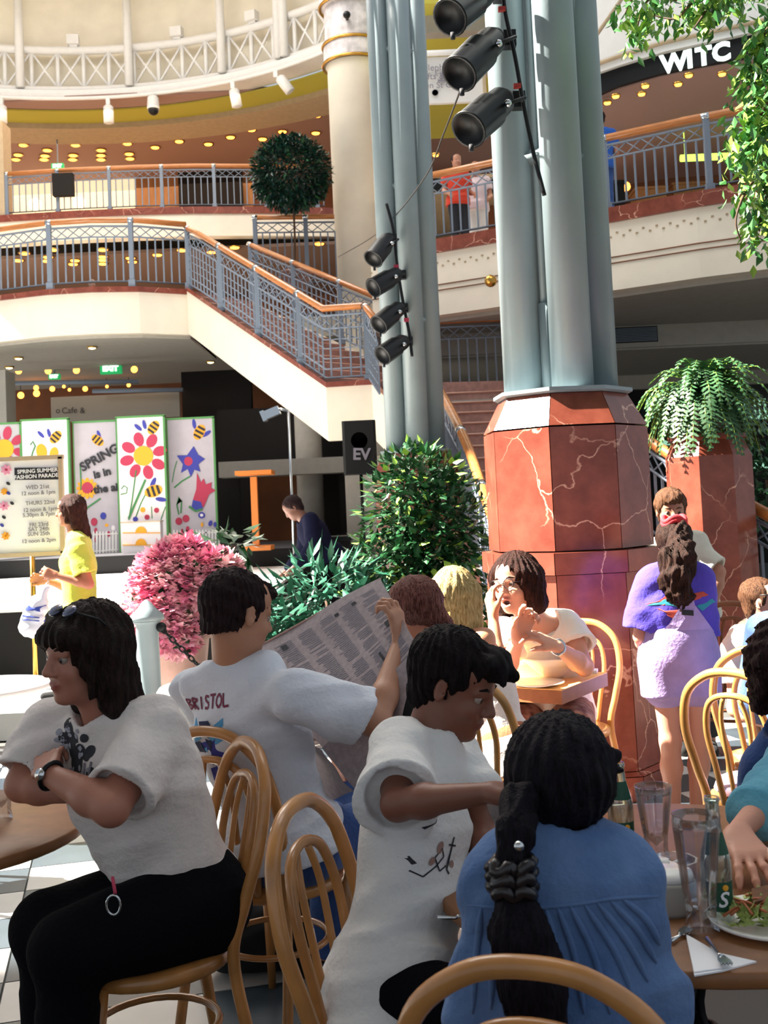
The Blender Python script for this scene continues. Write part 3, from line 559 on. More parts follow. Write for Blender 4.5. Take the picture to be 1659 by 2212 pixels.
def stage_lamp(a, b, r, clamp, label, group, warm=False):
    """black theatre lamp: rear at a, lens end at b, clamped at the tube"""
    a, b = V(a), V(b); d = (b-a); L = d.length; z = d.normalized(); x, y = frame(z); R = Matrix((x, y, z)).transposed()
    t = thing('stage_lamp', label, 'lamp', a, 0, group)
    MB().lathe([(0, -.04*L), (r*.45, -.03*L), (r*.8, .12*L), (r*.85, .35*L), (r, .42*L), (r, .97*L), (r*1.05, L), (r*.9, L), (r*.85, .93*L)], a, 20, R=R).build('can', 'black', t)
    MB().lathe([(0, .9*L), (r*.86, .9*L)], a, 16, R=R).build('lens', 'ink', t)
    y0 = a+z*.4*L; side = z.cross(V((0, 0, 1))).normalized() if abs(z.z) < .95 else x
    MB().tube([y0+side*r*1.12, y0+side*r*1.2+(V(clamp)-y0)*.6, V(clamp), y0-side*r*1.2+(V(clamp)-y0)*.6, y0-side*r*1.12], r*.11, 6).build('yoke', 'black', t)
    MB().sphere(y0+side*r*1.2, r*.22, 8, 6).sphere(y0-side*r*1.2, r*.22, 8, 6).build('knob', 'chrome', t)
    MB().box(clamp, (r*.7, r*.7, r*.9)).build('clamp', 'black', t)
    MB().tube([b-V((0, 0, r*.9))-z*.02, b-V((0, 0, r*1.25))-z*.02], r*.14, 6).build('safety_pin', 'ink', t)
    return t
near = [((1050, -22), (972, 38), 'black theatre lamp cut by the top edge on the thick column'), ((1072, 78), (992, 160), 'black theatre lamp second from the top on the thick column'), ((1092, 210), (1012, 280), 'lowest black theatre lamp on the thick column, sunlit at its rear')]
for i, ((ax, ay), (bx, by), lb) in enumerate(near): stage_lamp(at(ax, ay, 6.0), at(bx, by, 5.78), .10, at(ax+28, ay+8, 6.08), lb, 'theatre lamps on the thick column')
MB()
far = [((842, 512), (806, 560), 'topmost of the four black lamps on the distant column'), ((862, 590), (806, 622), 'second from top of the four black lamps on the distant column'), ((866, 662), (818, 702), 'third from top of the four black lamps on the distant column'), ((876, 734), (826, 768), 'lowest of the four black lamps on the distant column')]
for i, ((ax, ay), (bx, by), lb) in enumerate(far): stage_lamp(at(ax, ay, 11.1), at(bx, by, 10.9), .10, at(ax+8, ay+4, 11.18), lb, 'theatre lamps on the distant column')
t = thing('power_cable', 'black and blue power cable taped down the thick column', 'cable', at(1085, 0, 5.95)); MB().tube(spline([at(x, y, 5.98) for x, y in ((1085, -40), (1092, 30), (1112, 120), (1128, 210), (1150, 320), (1176, 422))], 6), .012, 8).build('cable', 'black', t)
for x, y in ((1084, 20), (1117, 186)): MB().box(at(x, y, 5.965), (.04, .03, .022)).build('red_tape', mat('red_tape', '#b5302a'), t)
t = thing('power_cable', 'thin black cable taped down the distant column', 'cable', at(845, 450, 11.1)); MB().tube(spline([at(x, y, 11.12) for x, y in ((835, 440), (850, 500), (858, 575), (872, 660), (884, 720), (890, 770))], 6), .016, 8).build('cable', 'black', t)
for x, y in ((856, 576), (878, 691)): MB().box(at(x, y, 11.09), (.05, .04, .035)).build('red_tape', 'red', t)
MB_w = MB().tube(spline([at(730, 555, 17), at(800, 515, 14), at(852, 468, 11.2), at(920, 380, 9), at(958, 290, 7.5), at(1000, 180, 6.1)], 6), .006, 5); tag(MB_w.build('slack_wire', 'black'), 'thin slack wire strung between the two steel columns', 'wire')

# ================================================================ PLANTS
def leaves(n, pos, size, rnd, curl=.25, aspect=.45, droop=.3):
    mb = MB(); vs = mb.v; fs = mb.f
    for _ in range(n):
        p, out = pos(rnd); L = size*rnd.uniform(.65, 1.25); d = (out+V((rnd.gauss(0, .5), rnd.gauss(0, .5), rnd.gauss(-droop, .4)))).normalized()
        s = d.cross(V((rnd.gauss(0, .3), rnd.gauss(0, .3), 1))).normalized(); nn = s.cross(d); w = L*aspect/2; o = len(vs)
        for q in (p, p+d*L*.45+s*w-nn*curl*w, p+d*L, p+d*L*.45-s*w-nn*curl*w, p+d*L*.5): vs.append(tuple(q))
        fs += [(o, o+1, o+4), (o+1, o+2, o+4), (o+2, o+3, o+4), (o+3, o, o+4)]; mb.m += [0]*4; mb.s += [False]*4
    return mb
def blob(c, r, shell=.55):
    c = V(c)
    def f(rnd):
        d = V((rnd.gauss(0, 1), rnd.gauss(0, 1), rnd.gauss(0, 1))).normalized(); k = shell+(1-shell)*rnd.random()**.6
        return V((c.x+d.x*r[0]*k, c.y+d.y*r[1]*k, c.z+d.z*r[2]*k)), d
    return f
def multi(blobs):
    w = [b[1][0]*b[1][2] for b in blobs]; fs = [blob(*b) for b in blobs]
    return lambda rnd: rnd.choices(fs, w)[0](rnd)
def plant(name, label, cat, base, blobs, n, size, m, stems, pot=None, n2=0, m2=None, aspect=.45, seed=1, potm='terracotta', droop=.3):
    rnd = random.Random(seed); t = thing(name, label, cat, base)
    tag(leaves(n, multi(blobs), size, rnd, aspect=aspect, droop=droop).build('foliage', m, t), kind='stuff')
    if n2: tag(leaves(n2, multi([(b[0], [q*1.02 for q in b[1]], .85) for b in blobs]), size, rnd, aspect=aspect, droop=droop).build('young_leaves', m2, t), kind='stuff')
    for b in blobs[:stems]:
        g = MB(); g.tube(spline([V(base)+V((rnd.uniform(-.04, .04), rnd.uniform(-.04, .04), .02)), V(base).lerp(V(b[0]), .5)+V((rnd.uniform(-.05, .05), 0, 0)), V(b[0])], 4), [.02]*9, 6); g.build('stem', 'trunk', t)
    if pot:
        r, h, z = pot; MB().lathe([(r*.72, 0), (r*.95, h*.9), (r*1.06, h*.9), (r*1.06, h), (r*.9, h), (r*.85, h*.92), (0, h*.92)], (base[0], base[1], z), 20).build('pot', potm, t)
    return t
tree = at(628, 375, 19.5)
plant('ball_tree', 'dark clipped ball tree standing left of the white column', 'tree', (tree.x, 19.5, L1), [((tree.x, 19.5, tree.z), (.70, .6, .66), .45)], 5200, .11, 'leafd', 1, (.28, .45, L1), 500, 'leaf')
bc = at(905, 1120, 8.6)
plant('ficus_bush', 'tall glossy ficus bush in front of the distant steel column', 'bush', (bc.x, 8.6, .0), [((bc.x, 8.6, 1.45), (.46, .4, .62), .3), ((bc.x-.12, 8.5, .95), (.5, .4, .6), .3), ((bc.x+.2, 8.6, 1.2), (.38, .35, .7), .3), ((bc.x-.3, 8.5, .6), (.4, .35, .5), .3), ((bc.x+.12, 8.6, .55), (.5, .35, .5), .3), ((bc.x-.02, 8.7, 1.8), (.28, .3, .28), .3)], 6500, .10, 'leaf', 5, (.3, .3, 0), 500, 'leafl', seed=3, aspect=.5)
pc_ = at(690, 1250, 8.0)
plant('bamboo_palm', 'low leafy bamboo palm left of the ficus bush', 'bush', (pc_.x, 8.0, .0), [((pc_.x+.05, 8, .95), (.42, .35, .35), .3), ((pc_.x-.2, 7.9, .65), (.4, .35, .35), .3), ((pc_.x+.3, 8, .7), (.4, .35, .4), .3), ((pc_.x-.42, 7.9, .85), (.22, .2, .2), .2)], 1500, .17, mat('jade_leaf', '#28604a', .4, var=.35, vscale=4), 4, (.3, .3, 0), aspect=.28, seed=5)
ps = at(505, 1165, 9.6); plant('small_leafy_plant', 'small broad-leaved plant beside the rightmost painted board', 'plant', (ps.x, 9.6, .2), [((ps.x, 9.6, ps.z-.05), (.18, .15, .16), .2)], 60, .2, 'leaf', 1, (.14, .25, .2), aspect=.4, seed=6)
az = at(385, 1270, 8.7)
plant('azalea', 'pink flowering azalea in a clay tub by the chained bollard', 'flower', (az.x, 8.7, .2), [((az.x, 8.7, az.z), (.36, .33, .34), .5), ((az.x-.12, 8.6, az.z-.2), (.3, .3, .2), .5), ((az.x+.24, 8.7, az.z+.12), (.24, .2, .16), .5), ((az.x+.04, 8.7, az.z+.24), (.2, .2, .14), .5), ((az.x+.02, 8.5, az.z-.32), (.16, .2, .16), .5)], 900, .07, 'leaf', 3, (.24, .5, .2), 7500, 'pink', aspect=.9, seed=8)
t = thing('shrub', 'dark green shrub behind the granite pedestal at the right edge', 'shrub', at(1650, 1040, 11)); c_ = at(1660, 1040, 11); tag(leaves(700, blob((c_.x, 11, 1.7), (.45, .4, .5), .2), .12, random.Random(4)).build('foliage', 'leaf', t), kind='stuff'); MB().tube([(c_.x, 11, .0), (c_.x, 11, 1.7)], .03, 6).build('stem', 'trunk', t)
# fern on granite pedestal
fp = at(1530, 1000, 9.4); fx = fp.x
t = thing('granite_pedestal', 'red granite octagonal pedestal carrying the big fern', 'pedestal', (fx, 9.4, 0))
MB().lathe([(.36, 0), (.36, 1.9), (.30, 2.03), (.33, 2.05), (.33, 2.08)], (fx, 9.4, 0), 8, smooth=False, R=Matrix.Rotation(.3, 3, 'Z')).build('block', 'marble', t)
def fern(label, c, n, L, seed):
    rnd = random.Random(seed); t = thing('fern', label, 'plant', c); c = V(c); mb = MB(); rb = MB(); vs, fs = mb.v, mb.f
    MB().lathe([(.16, 0), (.22, .16), (.24, .16), (.24, .2), (.2, .2), (0, .17)], c, 16).build('pot', 'terracotta', t)
    for i in range(n):
        a = rnd.uniform(0, math.tau); el = rnd.uniform(.35, 1.4); Lf = L*rnd.uniform(.7, 1.15); d = V((math.cos(a)*math.cos(el), math.sin(a)*math.cos(el), math.sin(el))); p = c+V((0, 0, .18)); pts = [p.copy()]
        for k in range(16): d = (d+V((0, 0, -.12-.010*k))).normalized(); p = p+d*Lf/16; pts.append(p.copy())
        rb.tube(pts[::4]+[pts[-1]], .004, 4)
        for k in range(2, 17):
            dd = (pts[k]-pts[k-1]).normalized(); s = dd.cross(V((0, 0, 1)));
            if s.length < .1: s = V((math.sin(a), -math.cos(a), 0))
            s.normalize(); w = Lf*.115*math.sin(math.pi*(k/17)**.7)+.012
            for sg in (-1, 1):
                o = len(vs); q = pts[k]; e = (s*sg+dd*.35-V((0, 0, .25))).normalized()
                for r_ in (q-dd*.012, q+e*w*.6-dd*.011, q+e*w, q+e*w*.6+dd*.013, q+dd*.012): vs.append(tuple(r_))
                fs.append((o, o+1, o+2, o+3, o+4)); mb.m.append(0); mb.s.append(False)
    tag(mb.build('fronds', 'fern', t), kind='stuff'); tag(rb.build('frond_stems', 'leafl', t), kind='stuff'); return t
fern('large drooping fern on the granite pedestal right of the pillar', (fx, 9.4, 2.14), 230, .72, 3)
# hanging ficus boughs, top right
rnd = random.Random(12); t = thing('ficus_bough', 'sunlit hanging ficus boughs at the top right corner', 'branch', at(1659, 0, 5.2))
tw = [[(1720, -60), (1600, -30), (1500, 5), (1460, 40), (1400, 30)], [(1600, -30), (1480, -25), (1400, 0), (1372, 80)], [(1720, -20), (1660, 60), (1635, 110), (1620, 190)], [(1760, 60), (1680, 180), (1630, 280), (1610, 340)], [(1760, 200), (1690, 330), (1620, 400), (1590, 470), (1600, 520)], [(1700, 330), (1650, 440), (1640, 500)], [(1520, -30), (1530, 10), (1500, 60)], [(1700, -40), (1665, 100), (1655, 200), (1615, 250)], [(1460, 0), (1380, -15), (1350, 30)], [(1720, 240), (1650, 300), (1600, 300)]]
g = MB(); lf = MB(); ly = MB()
for k, T in enumerate(tw):
    dd = 5.3+.25*math.sin(k*1.7); P = spline([at(x, y, dd+.1*math.sin(i*2+k)) for i, (x, y) in enumerate(T)], 8); g.tube(P, [.012-.009*i/len(P) for i in range(len(P))], 5)
    for p in P[3:]:
        u_, v_ = px_of(p)
        if 1415 < u_ < 1605 and v_ > 18: continue
        for q in range(16 if k not in (1, 8) else 7):
            m1 = leaves(1, lambda r, p=p: (p+V((r.gauss(0, .045), r.gauss(0, .08), r.gauss(-.03, .05))), V((r.gauss(0, .5), r.gauss(0, .5), -.6))), .068, rnd, aspect=.5); (ly if rnd.random() < .4 else lf).add(m1.v, m1.f)
g.build('twigs', 'trunk', t); tag(lf.build('foliage', mat('mid_ficus_leaf', '#3c7038', .35, var=.3, vscale=4), t), kind='stuff'); tag(ly.build('young_leaves', 'leafl', t), kind='stuff')

# ================================================================ STAGE, BOARDS, POSTERS
st_z = 1.107
def yz(x, y, d): return at(x, y, d)
cw0, cw1 = at(-160, 1310, 9.76), at(640, 1310, 9.76)
t = thing('catwalk', 'low white-topped fashion catwalk with black skirt behind the bollard', 'stage', (-3, 9.76, .2))
MB().box((-3.65, 12.6, .845), (5.0, 5.7, .03)).build('deck', 'white', t)
MB().box((-3.65, 12.62, .515), (4.96, 5.64, .63)).build('skirt', 'blackmat', t)
t = thing('stage', 'black raised stage carrying the painted boards', 'stage', (-6, 15.5, .2)); MB().box((-5, 17.6, .65), (9.0, 4.2, .9)).build('skirt', 'blackmat', t); MB().box((-5, 17.6, 1.103), (9.02, 4.22, .006)).build('deck', 'ink', t)
S_ = 3.456
def P2(x, y, d): return at(x/S_, 880+y/S_, d)
class Art:
    def __init__(s, parent, d): s.t, s.d = parent, d; s.k = 0
    def poly(s, pts, m, name='painted_shape'):
        s.k += 1; d = s.d-.004-.0015*(s.k % 12); P = [P2(x, y, d) for x, y in pts]
        c = sum(((P[i].x*P[(i+1) % len(P)].z-P[(i+1) % len(P)].x*P[i].z) for i in range(len(P))), 0)
        if c < 0: P = P[::-1]
        n = len(P); Q = [p+V((0, .01, 0)) for p in P]; mb = MB(); mb.add(P+Q, [tuple(range(n)), tuple(range(2*n-1, n-1, -1))]+[(i, n+i, n+(i+1) % n, (i+1) % n) for i in range(n)])
        return mb.build(name, m, s.t)
    def ell(s, x, y, rx, ry, a, m, name='painted_shape', n=16):
        a = math.radians(a); return s.poly([(x+rx*math.cos(q)*math.cos(a)-ry*math.sin(q)*math.sin(a), y+rx*math.cos(q)*math.sin(a)+ry*math.sin(q)*math.cos(a)) for q in [k*math.tau/n for k in range(n)]], m, name)
    def line(s, pts, w, m, name='painted_stem'):
        L = [];R_ = []
        for i, (x, y) in enumerate(pts):
            a = pts[max(0, i-1)]; b = pts[min(len(pts)-1, i+1)]; dx, dy = b[0]-a[0], b[1]-a[1]; q = math.hypot(dx, dy); L.append((x-dy/q*w/2, y+dx/q*w/2)); R_.append((x+dy/q*w/2, y-dx/q*w/2))
        return s.poly(L+R_[::-1], m, name)
    def bee(s, x, y, k, a, wings):
        for wx, wy, wa in wings: s.ell(x+wx*k, y+wy*k, 34*k, 13*k, wa, 'blue', 'painted_wing')
        s.ell(x, y, 55*k, 36*k, a, 'yellow', 'painted_bee'); ca, sa = math.cos(math.radians(a)), math.sin(math.radians(a))
        for q in (-30, 0, 30):
            h = 30*math.sqrt(max(.05, 1-(q/55)**2))*k*1.05; s.poly([(x+(q+u)*k*ca-v*sa, y+(q+u)*k*sa+v*ca) for u, v in ((-8, -h), (8, -h), (8, h), (-8, h))], 'ink', 'painted_stripe')
def board(label, x0, y0, x1, y1, d, m, rim=True):
    X0, X1, Z0, Z1 = prect(x0/S_, 880+y0/S_, x1/S_, 880+y1/S_, d); Z0 = st_z
    t = thing('painted_board', label, 'board', ((X0+X1)/2, d, Z0)); MB().box(((X0+X1)/2, d+.03, (Z0+Z1)/2), (X1-X0, .06, Z1-Z0)).build('panel', m, t)
    if rim:
        MB().box(((X0+X1)/2, d+.03, Z1), (X1-X0+.03, .08, .03)).build('edge_tape', 'greenrim', t); MB().box((X1, d+.03, (Z0+Z1)/2), (.03, .08, Z1-Z0)).build('edge_tape', 'greenrim', t); MB().box((X0, d+.03, (Z0+Z1)/2), (.015, .08, Z1-Z0)).build('edge_tape', 'greenrim', t)
    return Art(t, d), X0, X1, Z0, Z1
def flower(A, x, y, n, r0, rx, ry, m, off=0, cr=75):
    for k in range(n):
        a = math.tau*k/n+off; A.ell(x+r0*math.cos(a), y+r0*math.sin(a), rx, ry, math.degrees(a), m, 'painted_petal')
    A.ell(x, y, cr, cr, 0, 'yellow', 'painted_centre')
A, *_ = board('painted board with a red daisy, partly hidden at the left edge', -140, 122, 165, 1150, 17.1, 'panelg'); flower(A, 30, 310, 8, 120, 50, 32, 'red', .2, 72)
A, *_ = board('white board with one bee and orange flower behind the poster stand', 172, 90, 522, 1150, 16.9, 'panelw'); A.bee(415, 222, 1.0, -50, ((-110, -20, 45), (-50, -30, 75))); A.ell(310, 330, 40, 58, -10, 'yellow'); A.ell(402, 345, 32, 48, 10, 'yellow'); A.line([(225, 400), (245, 330), (262, 290), (245, 255), (225, 280)], 9, 'pgreen')
A, X0, X1, Z0, Z1 = board('grey board lettered SPRING is in the air with small bee and sunflower', 560, 105, 885, 1120, 17.15, 'panelg')
A.bee(728, 245, .95, 40, ((10, -45, 70),)); flower(A, 650, 605, 12, 58, 22, 14, 'yellow', 0, 48); A.ell(652, 605, 44, 48, 0, 'red'); A.line([(600, 700), (605, 560), (598, 440)], 9, 'pgreen'); A.line([(560, 800), (650, 750), (750, 680)], 12, 'pgreen')
A.ell(770, 810, 22, 26, 0, 'blue'); A.ell(702, 855, 24, 30, 0, 'red'); A.ell(796, 880, 14, 12, 0, 'yellow'); A.ell(845, 900, 14, 20, 0, 'panelw')
def fence_art(A, x0, x1, y0, y1):
    A.line([(x0, y0+25), (x1, y0+18)], 10, 'white', 'painted_rail'); A.line([(x0, y1-20), (x1, y1-32)], 10, 'white', 'painted_rail'); x = x0+8
    while x < x1: A.poly([(x-7, y1), (x-7, y0+10), (x, y0-6), (x+7, y0+10), (x+7, y1)], 'white', 'painted_picket'); x += 24
for x, y in ((715, 920), (745, 955), (812, 945), (716, 985)): A.ell(x, y, 12, 22, 0, 'red')
fence_art(A, 690, 880, 925, 1095)
for s, sz, x, y, a in (('SPRING', .195, 742, 378, -27), ('is in', .17, 762, 492, -12), ('the air', .17, 805, 605, -5)):
    ca = math.radians(-a); text('lettering', s, sz, P2(x, y, 17.12), (math.cos(ca), 0, math.sin(ca)), (-math.sin(ca), 0, math.cos(ca)), 'ink', A.t, .004, .006)
A, *_ = board('white board with the big red eight-petal daisy and two bees', 885, 68, 1240, 1110, 16.8, 'panelw')
flower(A, 1070, 362, 8, 128, 52, 38, 'red', -.28, 74); A.bee(1145, 150, 1.05, -55, ((-110, 0, 40), (-65, -20, 75))); A.bee(1145, 625, 1.25, -18, ((-2, -50, -65), (45, 50, 8)))
A.line([(960, 840), (985, 700), (1015, 470)], 8, 'pgreen'); A.line([(960, 830), (1020, 690), (1085, 540)], 16, 'pgreen'); A.line([(1010, 830), (1050, 720), (1090, 640)], 9, 'pgreen'); A.line([(900, 650), (945, 640), (950, 600), (925, 585), (905, 610)], 8, 'pgreen'); A.line([(1135, 830), (1130, 740)], 6, 'pgreen'); A.line([(1200, 840), (1235, 740)], 6, 'pgreen')
for x, y, m in ((1065, 765, 'yellow'), (1168, 768, 'red'), (1097, 820, 'red'), (1010, 835, 'blue')): A.ell(x, y, 19, 19, 0, m)
A, *_ = board('grey board with blue star flower, red tulip and one bee', 1262, 80, 1610, 1090, 17.1, 'panelg')
A.bee(1488, 185, 1.1, -62, ((-35, -55, 80), (50, 10, -35))); A.poly([(1445, 290), (1480, 355), (1530, 385), (1480, 425), (1495, 480), (1450, 465), (1425, 520), (1400, 460), (1350, 490), (1365, 425), (1320, 360), (1395, 358)], 'blue', 'painted_star'); A.ell(1406, 402, 32, 34, 0, 'red')
A.poly([(1470, 490), (1500, 560), (1520, 530), (1535, 575), (1580, 560), (1575, 600), (1610, 620), (1560, 650), (1520, 745), (1450, 730), (1440, 690), (1465, 610)], 'red', 'painted_tulip'); A.poly([(1440, 690), (1500, 705), (1515, 750), (1470, 775), (1430, 740)], 'blue'); A.line([(1410, 740), (1460, 775), (1510, 760)], 16, 'pgreen')
A.line([(1300, 600), (1360, 550), (1420, 515)], 12, 'pgreen'); A.line([(1285, 560), (1300, 470), (1320, 400)], 7, 'pgreen'); A.line([(1335, 800), (1320, 730), (1335, 670), (1355, 700), (1350, 790)], 10, 'pgreen')
A.ell(1335, 850, 26, 28, 0, 'red'); A.ell(1388, 830, 26, 28, 0, 'red'); A.ell(1505, 805, 26, 24, 0, 'blue'); A.ell(1505, 805, 12, 11, 0, 'panelw'); A.ell(1508, 875, 10, 18, 0, 'yellow'); A.ell(1570, 865, 14, 22, 20, 'blue'); A.ell(1605, 875, 12, 20, 0, 'blue')
for x, y in ((1360, 930), (1400, 910), (1440, 935), (1395, 965), (1350, 975), (1550, 1000), (1580, 1005)): A.ell(x, y, 13, 24, 0, 'red' if x < 1500 else 'blue')
fence_art(A, 1290, 1635, 915, 1075)
# small shelf box with sun shapes
X0, X1, Z0, Z1 = prect(264, 1127, 347, 1203, 16.3); Z0 = st_z; t = thing('sun_shelf', 'small white box with two half-sun motifs at the foot of the daisy board', 'box', ((X0+X1)/2, 16.3, Z0)); MB().box(((X0+X1)/2, 16.4, (Z0+Z1)/2), (X1-X0, .2, Z1-Z0)).build('body', 'panelw', t); MB().box(((X0+X1)/2, 16.39, Z1), (X1-X0+.02, .24, .015)).build('rim', 'soffit', t)
A = Art(t, 16.29)
for y in (937, 1028): A.line([(915, y), (1198, y)], 7, 'yellow', 'painted_line'); A.poly([(1052+42*math.cos(q), y-3-45*math.sin(q)) for q in [math.pi*k/10 for k in range(11)]], 'yellow', 'painted_sun')
# poster on stand
d = 9.4; t = thing('poster_stand', 'framed white fashion parade timetable poster on a brass stand', 'poster', at(62, 1340, d)); g = MB(); wbox(g, -60, 993, 131, 1197, d, .03); g.build('sheet', 'paper', t)
X0, X1, Z0, Z1 = prect(-60, 991, 134, 1199, d)
for c, s in ((((X0+X1)/2, d, Z1), (X1-X0+.05, .05, .035)), (((X0+X1)/2, d, Z0), (X1-X0+.05, .05, .035)), ((X1, d, (Z0+Z1)/2), (.035, .05, Z1-Z0)), ((X0, d, (Z0+Z1)/2), (.035, .05, Z1-Z0))): MB().box(c, s).build('frame', 'soffit', t)
q = at(68, 1200, d+.03); MB().tube([(q.x, d+.05, .2), (q.x, d+.05, Z0+.1)], .022, 10).build('stand_pole', 'brass', t); MB().tube([(q.x-.3, d-.1, .22), (q.x, d+.05, .3), (q.x+.3, d-.1, .22)], .018, 8).build('stand_foot', 'brass', t)
A = Art(t, d-.002); A.poly([(108, 452), (455, 448), (457, 538), (108, 542)], 'ink', 'header_band')
T = lambda s, x, y, sz, m='greyink', b=.001: text('lettering', s, sz, P2(x, y, d-.02), (1, 0, .015), (-.015, 0, 1), m, t, .001, b)
T('SPRING SUMMER', 280, 474, .046, 'paper'); T('FASHION PARADES', 280, 514, .046, 'paper')
for s, x, y in (('WED 21st', 280, 595), ('12 noon & 1pm', 285, 638), ('THURS 22nd', 300, 712), ('12 noon & 1pm', 300, 762), ('5.30pm & 7pm', 290, 800), ('FRI 23rd', 290, 875), ('SAT 24th', 290, 908), ('SUN 25th', 290, 944), ('12 noon & 2pm', 290, 995)): T(s, x, y, .046)
for x, y, r, m in ((45, 465, 34, 'pink2'), (30, 735, 30, 'pink2'), (40, 960, 26, 'yellow'), (30, 628, 22, 'yellow')):
    for k in range(7): A.ell(x+r*.7*math.cos(k*.9), y+r*.7*math.sin(k*.9), r*.5, r*.3, math.degrees(k*.9), m, 'printed_petal')
    A.ell(x, y, r*.3, r*.3, 0, 'red' if m == 'pink2' else 'yellow')
for x, y, m in ((60, 568, 'ink'), (88, 715, 'ink'), (28, 820, 'ink'), (14, 880, 'blue'), (62, 640, 'blue')): A.ell(x, y, 16, 11, 40, m)
# speaker on pole
d = 13.2; X0, X1, Z0, Z1 = prect(740, 908, 813, 1024, d); t = thing('loudspeaker', 'black box loudspeaker with grey two-letter badge on a pole', 'speaker', ((X0+X1)/2, d, .2)); cxs = (X0+X1)/2
MB().box((cxs, d+.18, (Z0+Z1)/2), (X1-X0, .36, Z1-Z0), ch=.03).build('cabinet', 'blackmat', t); MB().lathe([(.10, 0), (.09, .01), (.03, .02)], (cxs, d, (Z0+Z1)/2+.08), 20, R=Matrix.Rotation(-math.pi/2, 3, 'X')).build('horn', 'ink', t)
text('badge', 'EV', .19, (cxs+.02, d-.01, (Z0+Z1)/2-.09), (1, 0, 0), (.1, 0, 1), 'greyink', t, .004, .006); MB().tube([(cxs, d+.18, .2), (cxs, d+.18, Z0)], .02, 8).build('pole', 'black', t)
for k in range(3): a = k*2.1+.3; MB().tube([(cxs, d+.18, .7), (cxs+.4*math.cos(a), d+.18+.4*math.sin(a), .22)], .013, 6).build('leg', 'black', t)
# work lamp on tall thin stand
d = 14.4; p0, p1 = at(632, 1110, d), at(617, 888, d); t = thing('lamp_stand', 'tall thin silver stand with tilted grey floodlight near the stringer', 'lamp', (p0.x, d, .2)); MB().tube([(p0.x, d, .2), (p0.x, d, p1.z)], .018, 8).build('pole', 'chrome', t)
hd = at(585, 893, d); MB().tube([(p0.x, d, p1.z), (p0.x-.1, d, p1.z+.03), hd], .02, 6).build('arm', 'chrome', t); R = Matrix.Rotation(-.35, 3, 'Y'); MB().box(hd, (.24, .14, .11), R).box(hd-R@V((.1, 0, 0)), (.05, .17, .14), R).build('head', 'chrome', t)
for k in range(3): a = k*2.1+.9; MB().tube([(p0.x, d, .6), (p0.x+.35*math.cos(a), d+.35*math.sin(a), .21)], .012, 6).build('leg', 'chrome', t)
# timber T stand
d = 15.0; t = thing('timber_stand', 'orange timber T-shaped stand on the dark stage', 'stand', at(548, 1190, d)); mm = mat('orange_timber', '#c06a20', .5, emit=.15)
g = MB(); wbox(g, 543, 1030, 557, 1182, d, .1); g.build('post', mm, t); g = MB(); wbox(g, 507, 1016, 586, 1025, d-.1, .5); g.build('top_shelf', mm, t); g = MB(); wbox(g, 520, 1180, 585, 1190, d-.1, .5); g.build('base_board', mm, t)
# sound desk where the dark figure works
d = 12.6; t = thing('equipment_table', 'low black equipment table behind the bamboo palm', 'table', at(640, 1170, d)); g = MB(); wbox(g, 655, 1160, 760, 1170, d, .6); g.build('top', 'black', t); g = MB(); wbox(g, 660, 1170, 756, 1235, d+.05, .5); g.build('drape', 'blackmat', t)
a = at(662, 1152, d+.2); t = tag(MB().lathe([(.025, 0), (.03, .1), (.02, .13)], (a.x, a.y, at(662, 1160, d+.2).z), 12).build('cup', 'paper'), 'small white cup on the black equipment table', 'cup')

# bollard and chain
bp = at(316, 1300, 7.5); t = thing('bollard', 'grey steel bollard with pointed cap left of the newspaper reader', 'bollard', (bp.x, 7.5, 0))
MB().lathe([(.13, 0), (.13, .06), (.085, .1), (.075, 1.0-.12), (.095, 1.0-.10), (.10, .91)], (bp.x, 7.5, 0), 20).build('post', 'steel', t); MB().lathe([(.115, .91), (.115, .94), (.06, .99), (.03, 1.03), (0, 1.05)], (bp.x, 7.5, 0), 20).build('cap', 'steel', t)
MB().sphere((bp.x+.10, 7.48, .86), .035).build('chain_ring', 'black', t)
ch = thing('chain', 'dark chain hanging from the bollard towards the right', 'chain', (bp.x+.1, 7.48, .86)); P = spline([V((bp.x+.1, 7.46, .86)), V((bp.x+.25, 7.45, .70)), V((bp.x+.42, 7.4, .56)), V((bp.x+.75, 7.35, .47)), V((bp.x+1.2, 7.3, .55))], 8); L_ = resample(P, .045)
for i in range(len(L_)-1):
    dd = (L_[i+1]-L_[i]).normalized(); x, y = frame(dd); x = x if i % 2 else y; c = (L_[i]+L_[i+1])/2
    MB().tube([c+dd*.03*math.cos(q)+x*.015*math.sin(q) for q in [k*math.tau/8 for k in range(8)]], .006, 4, True).build('link', 'black', ch)

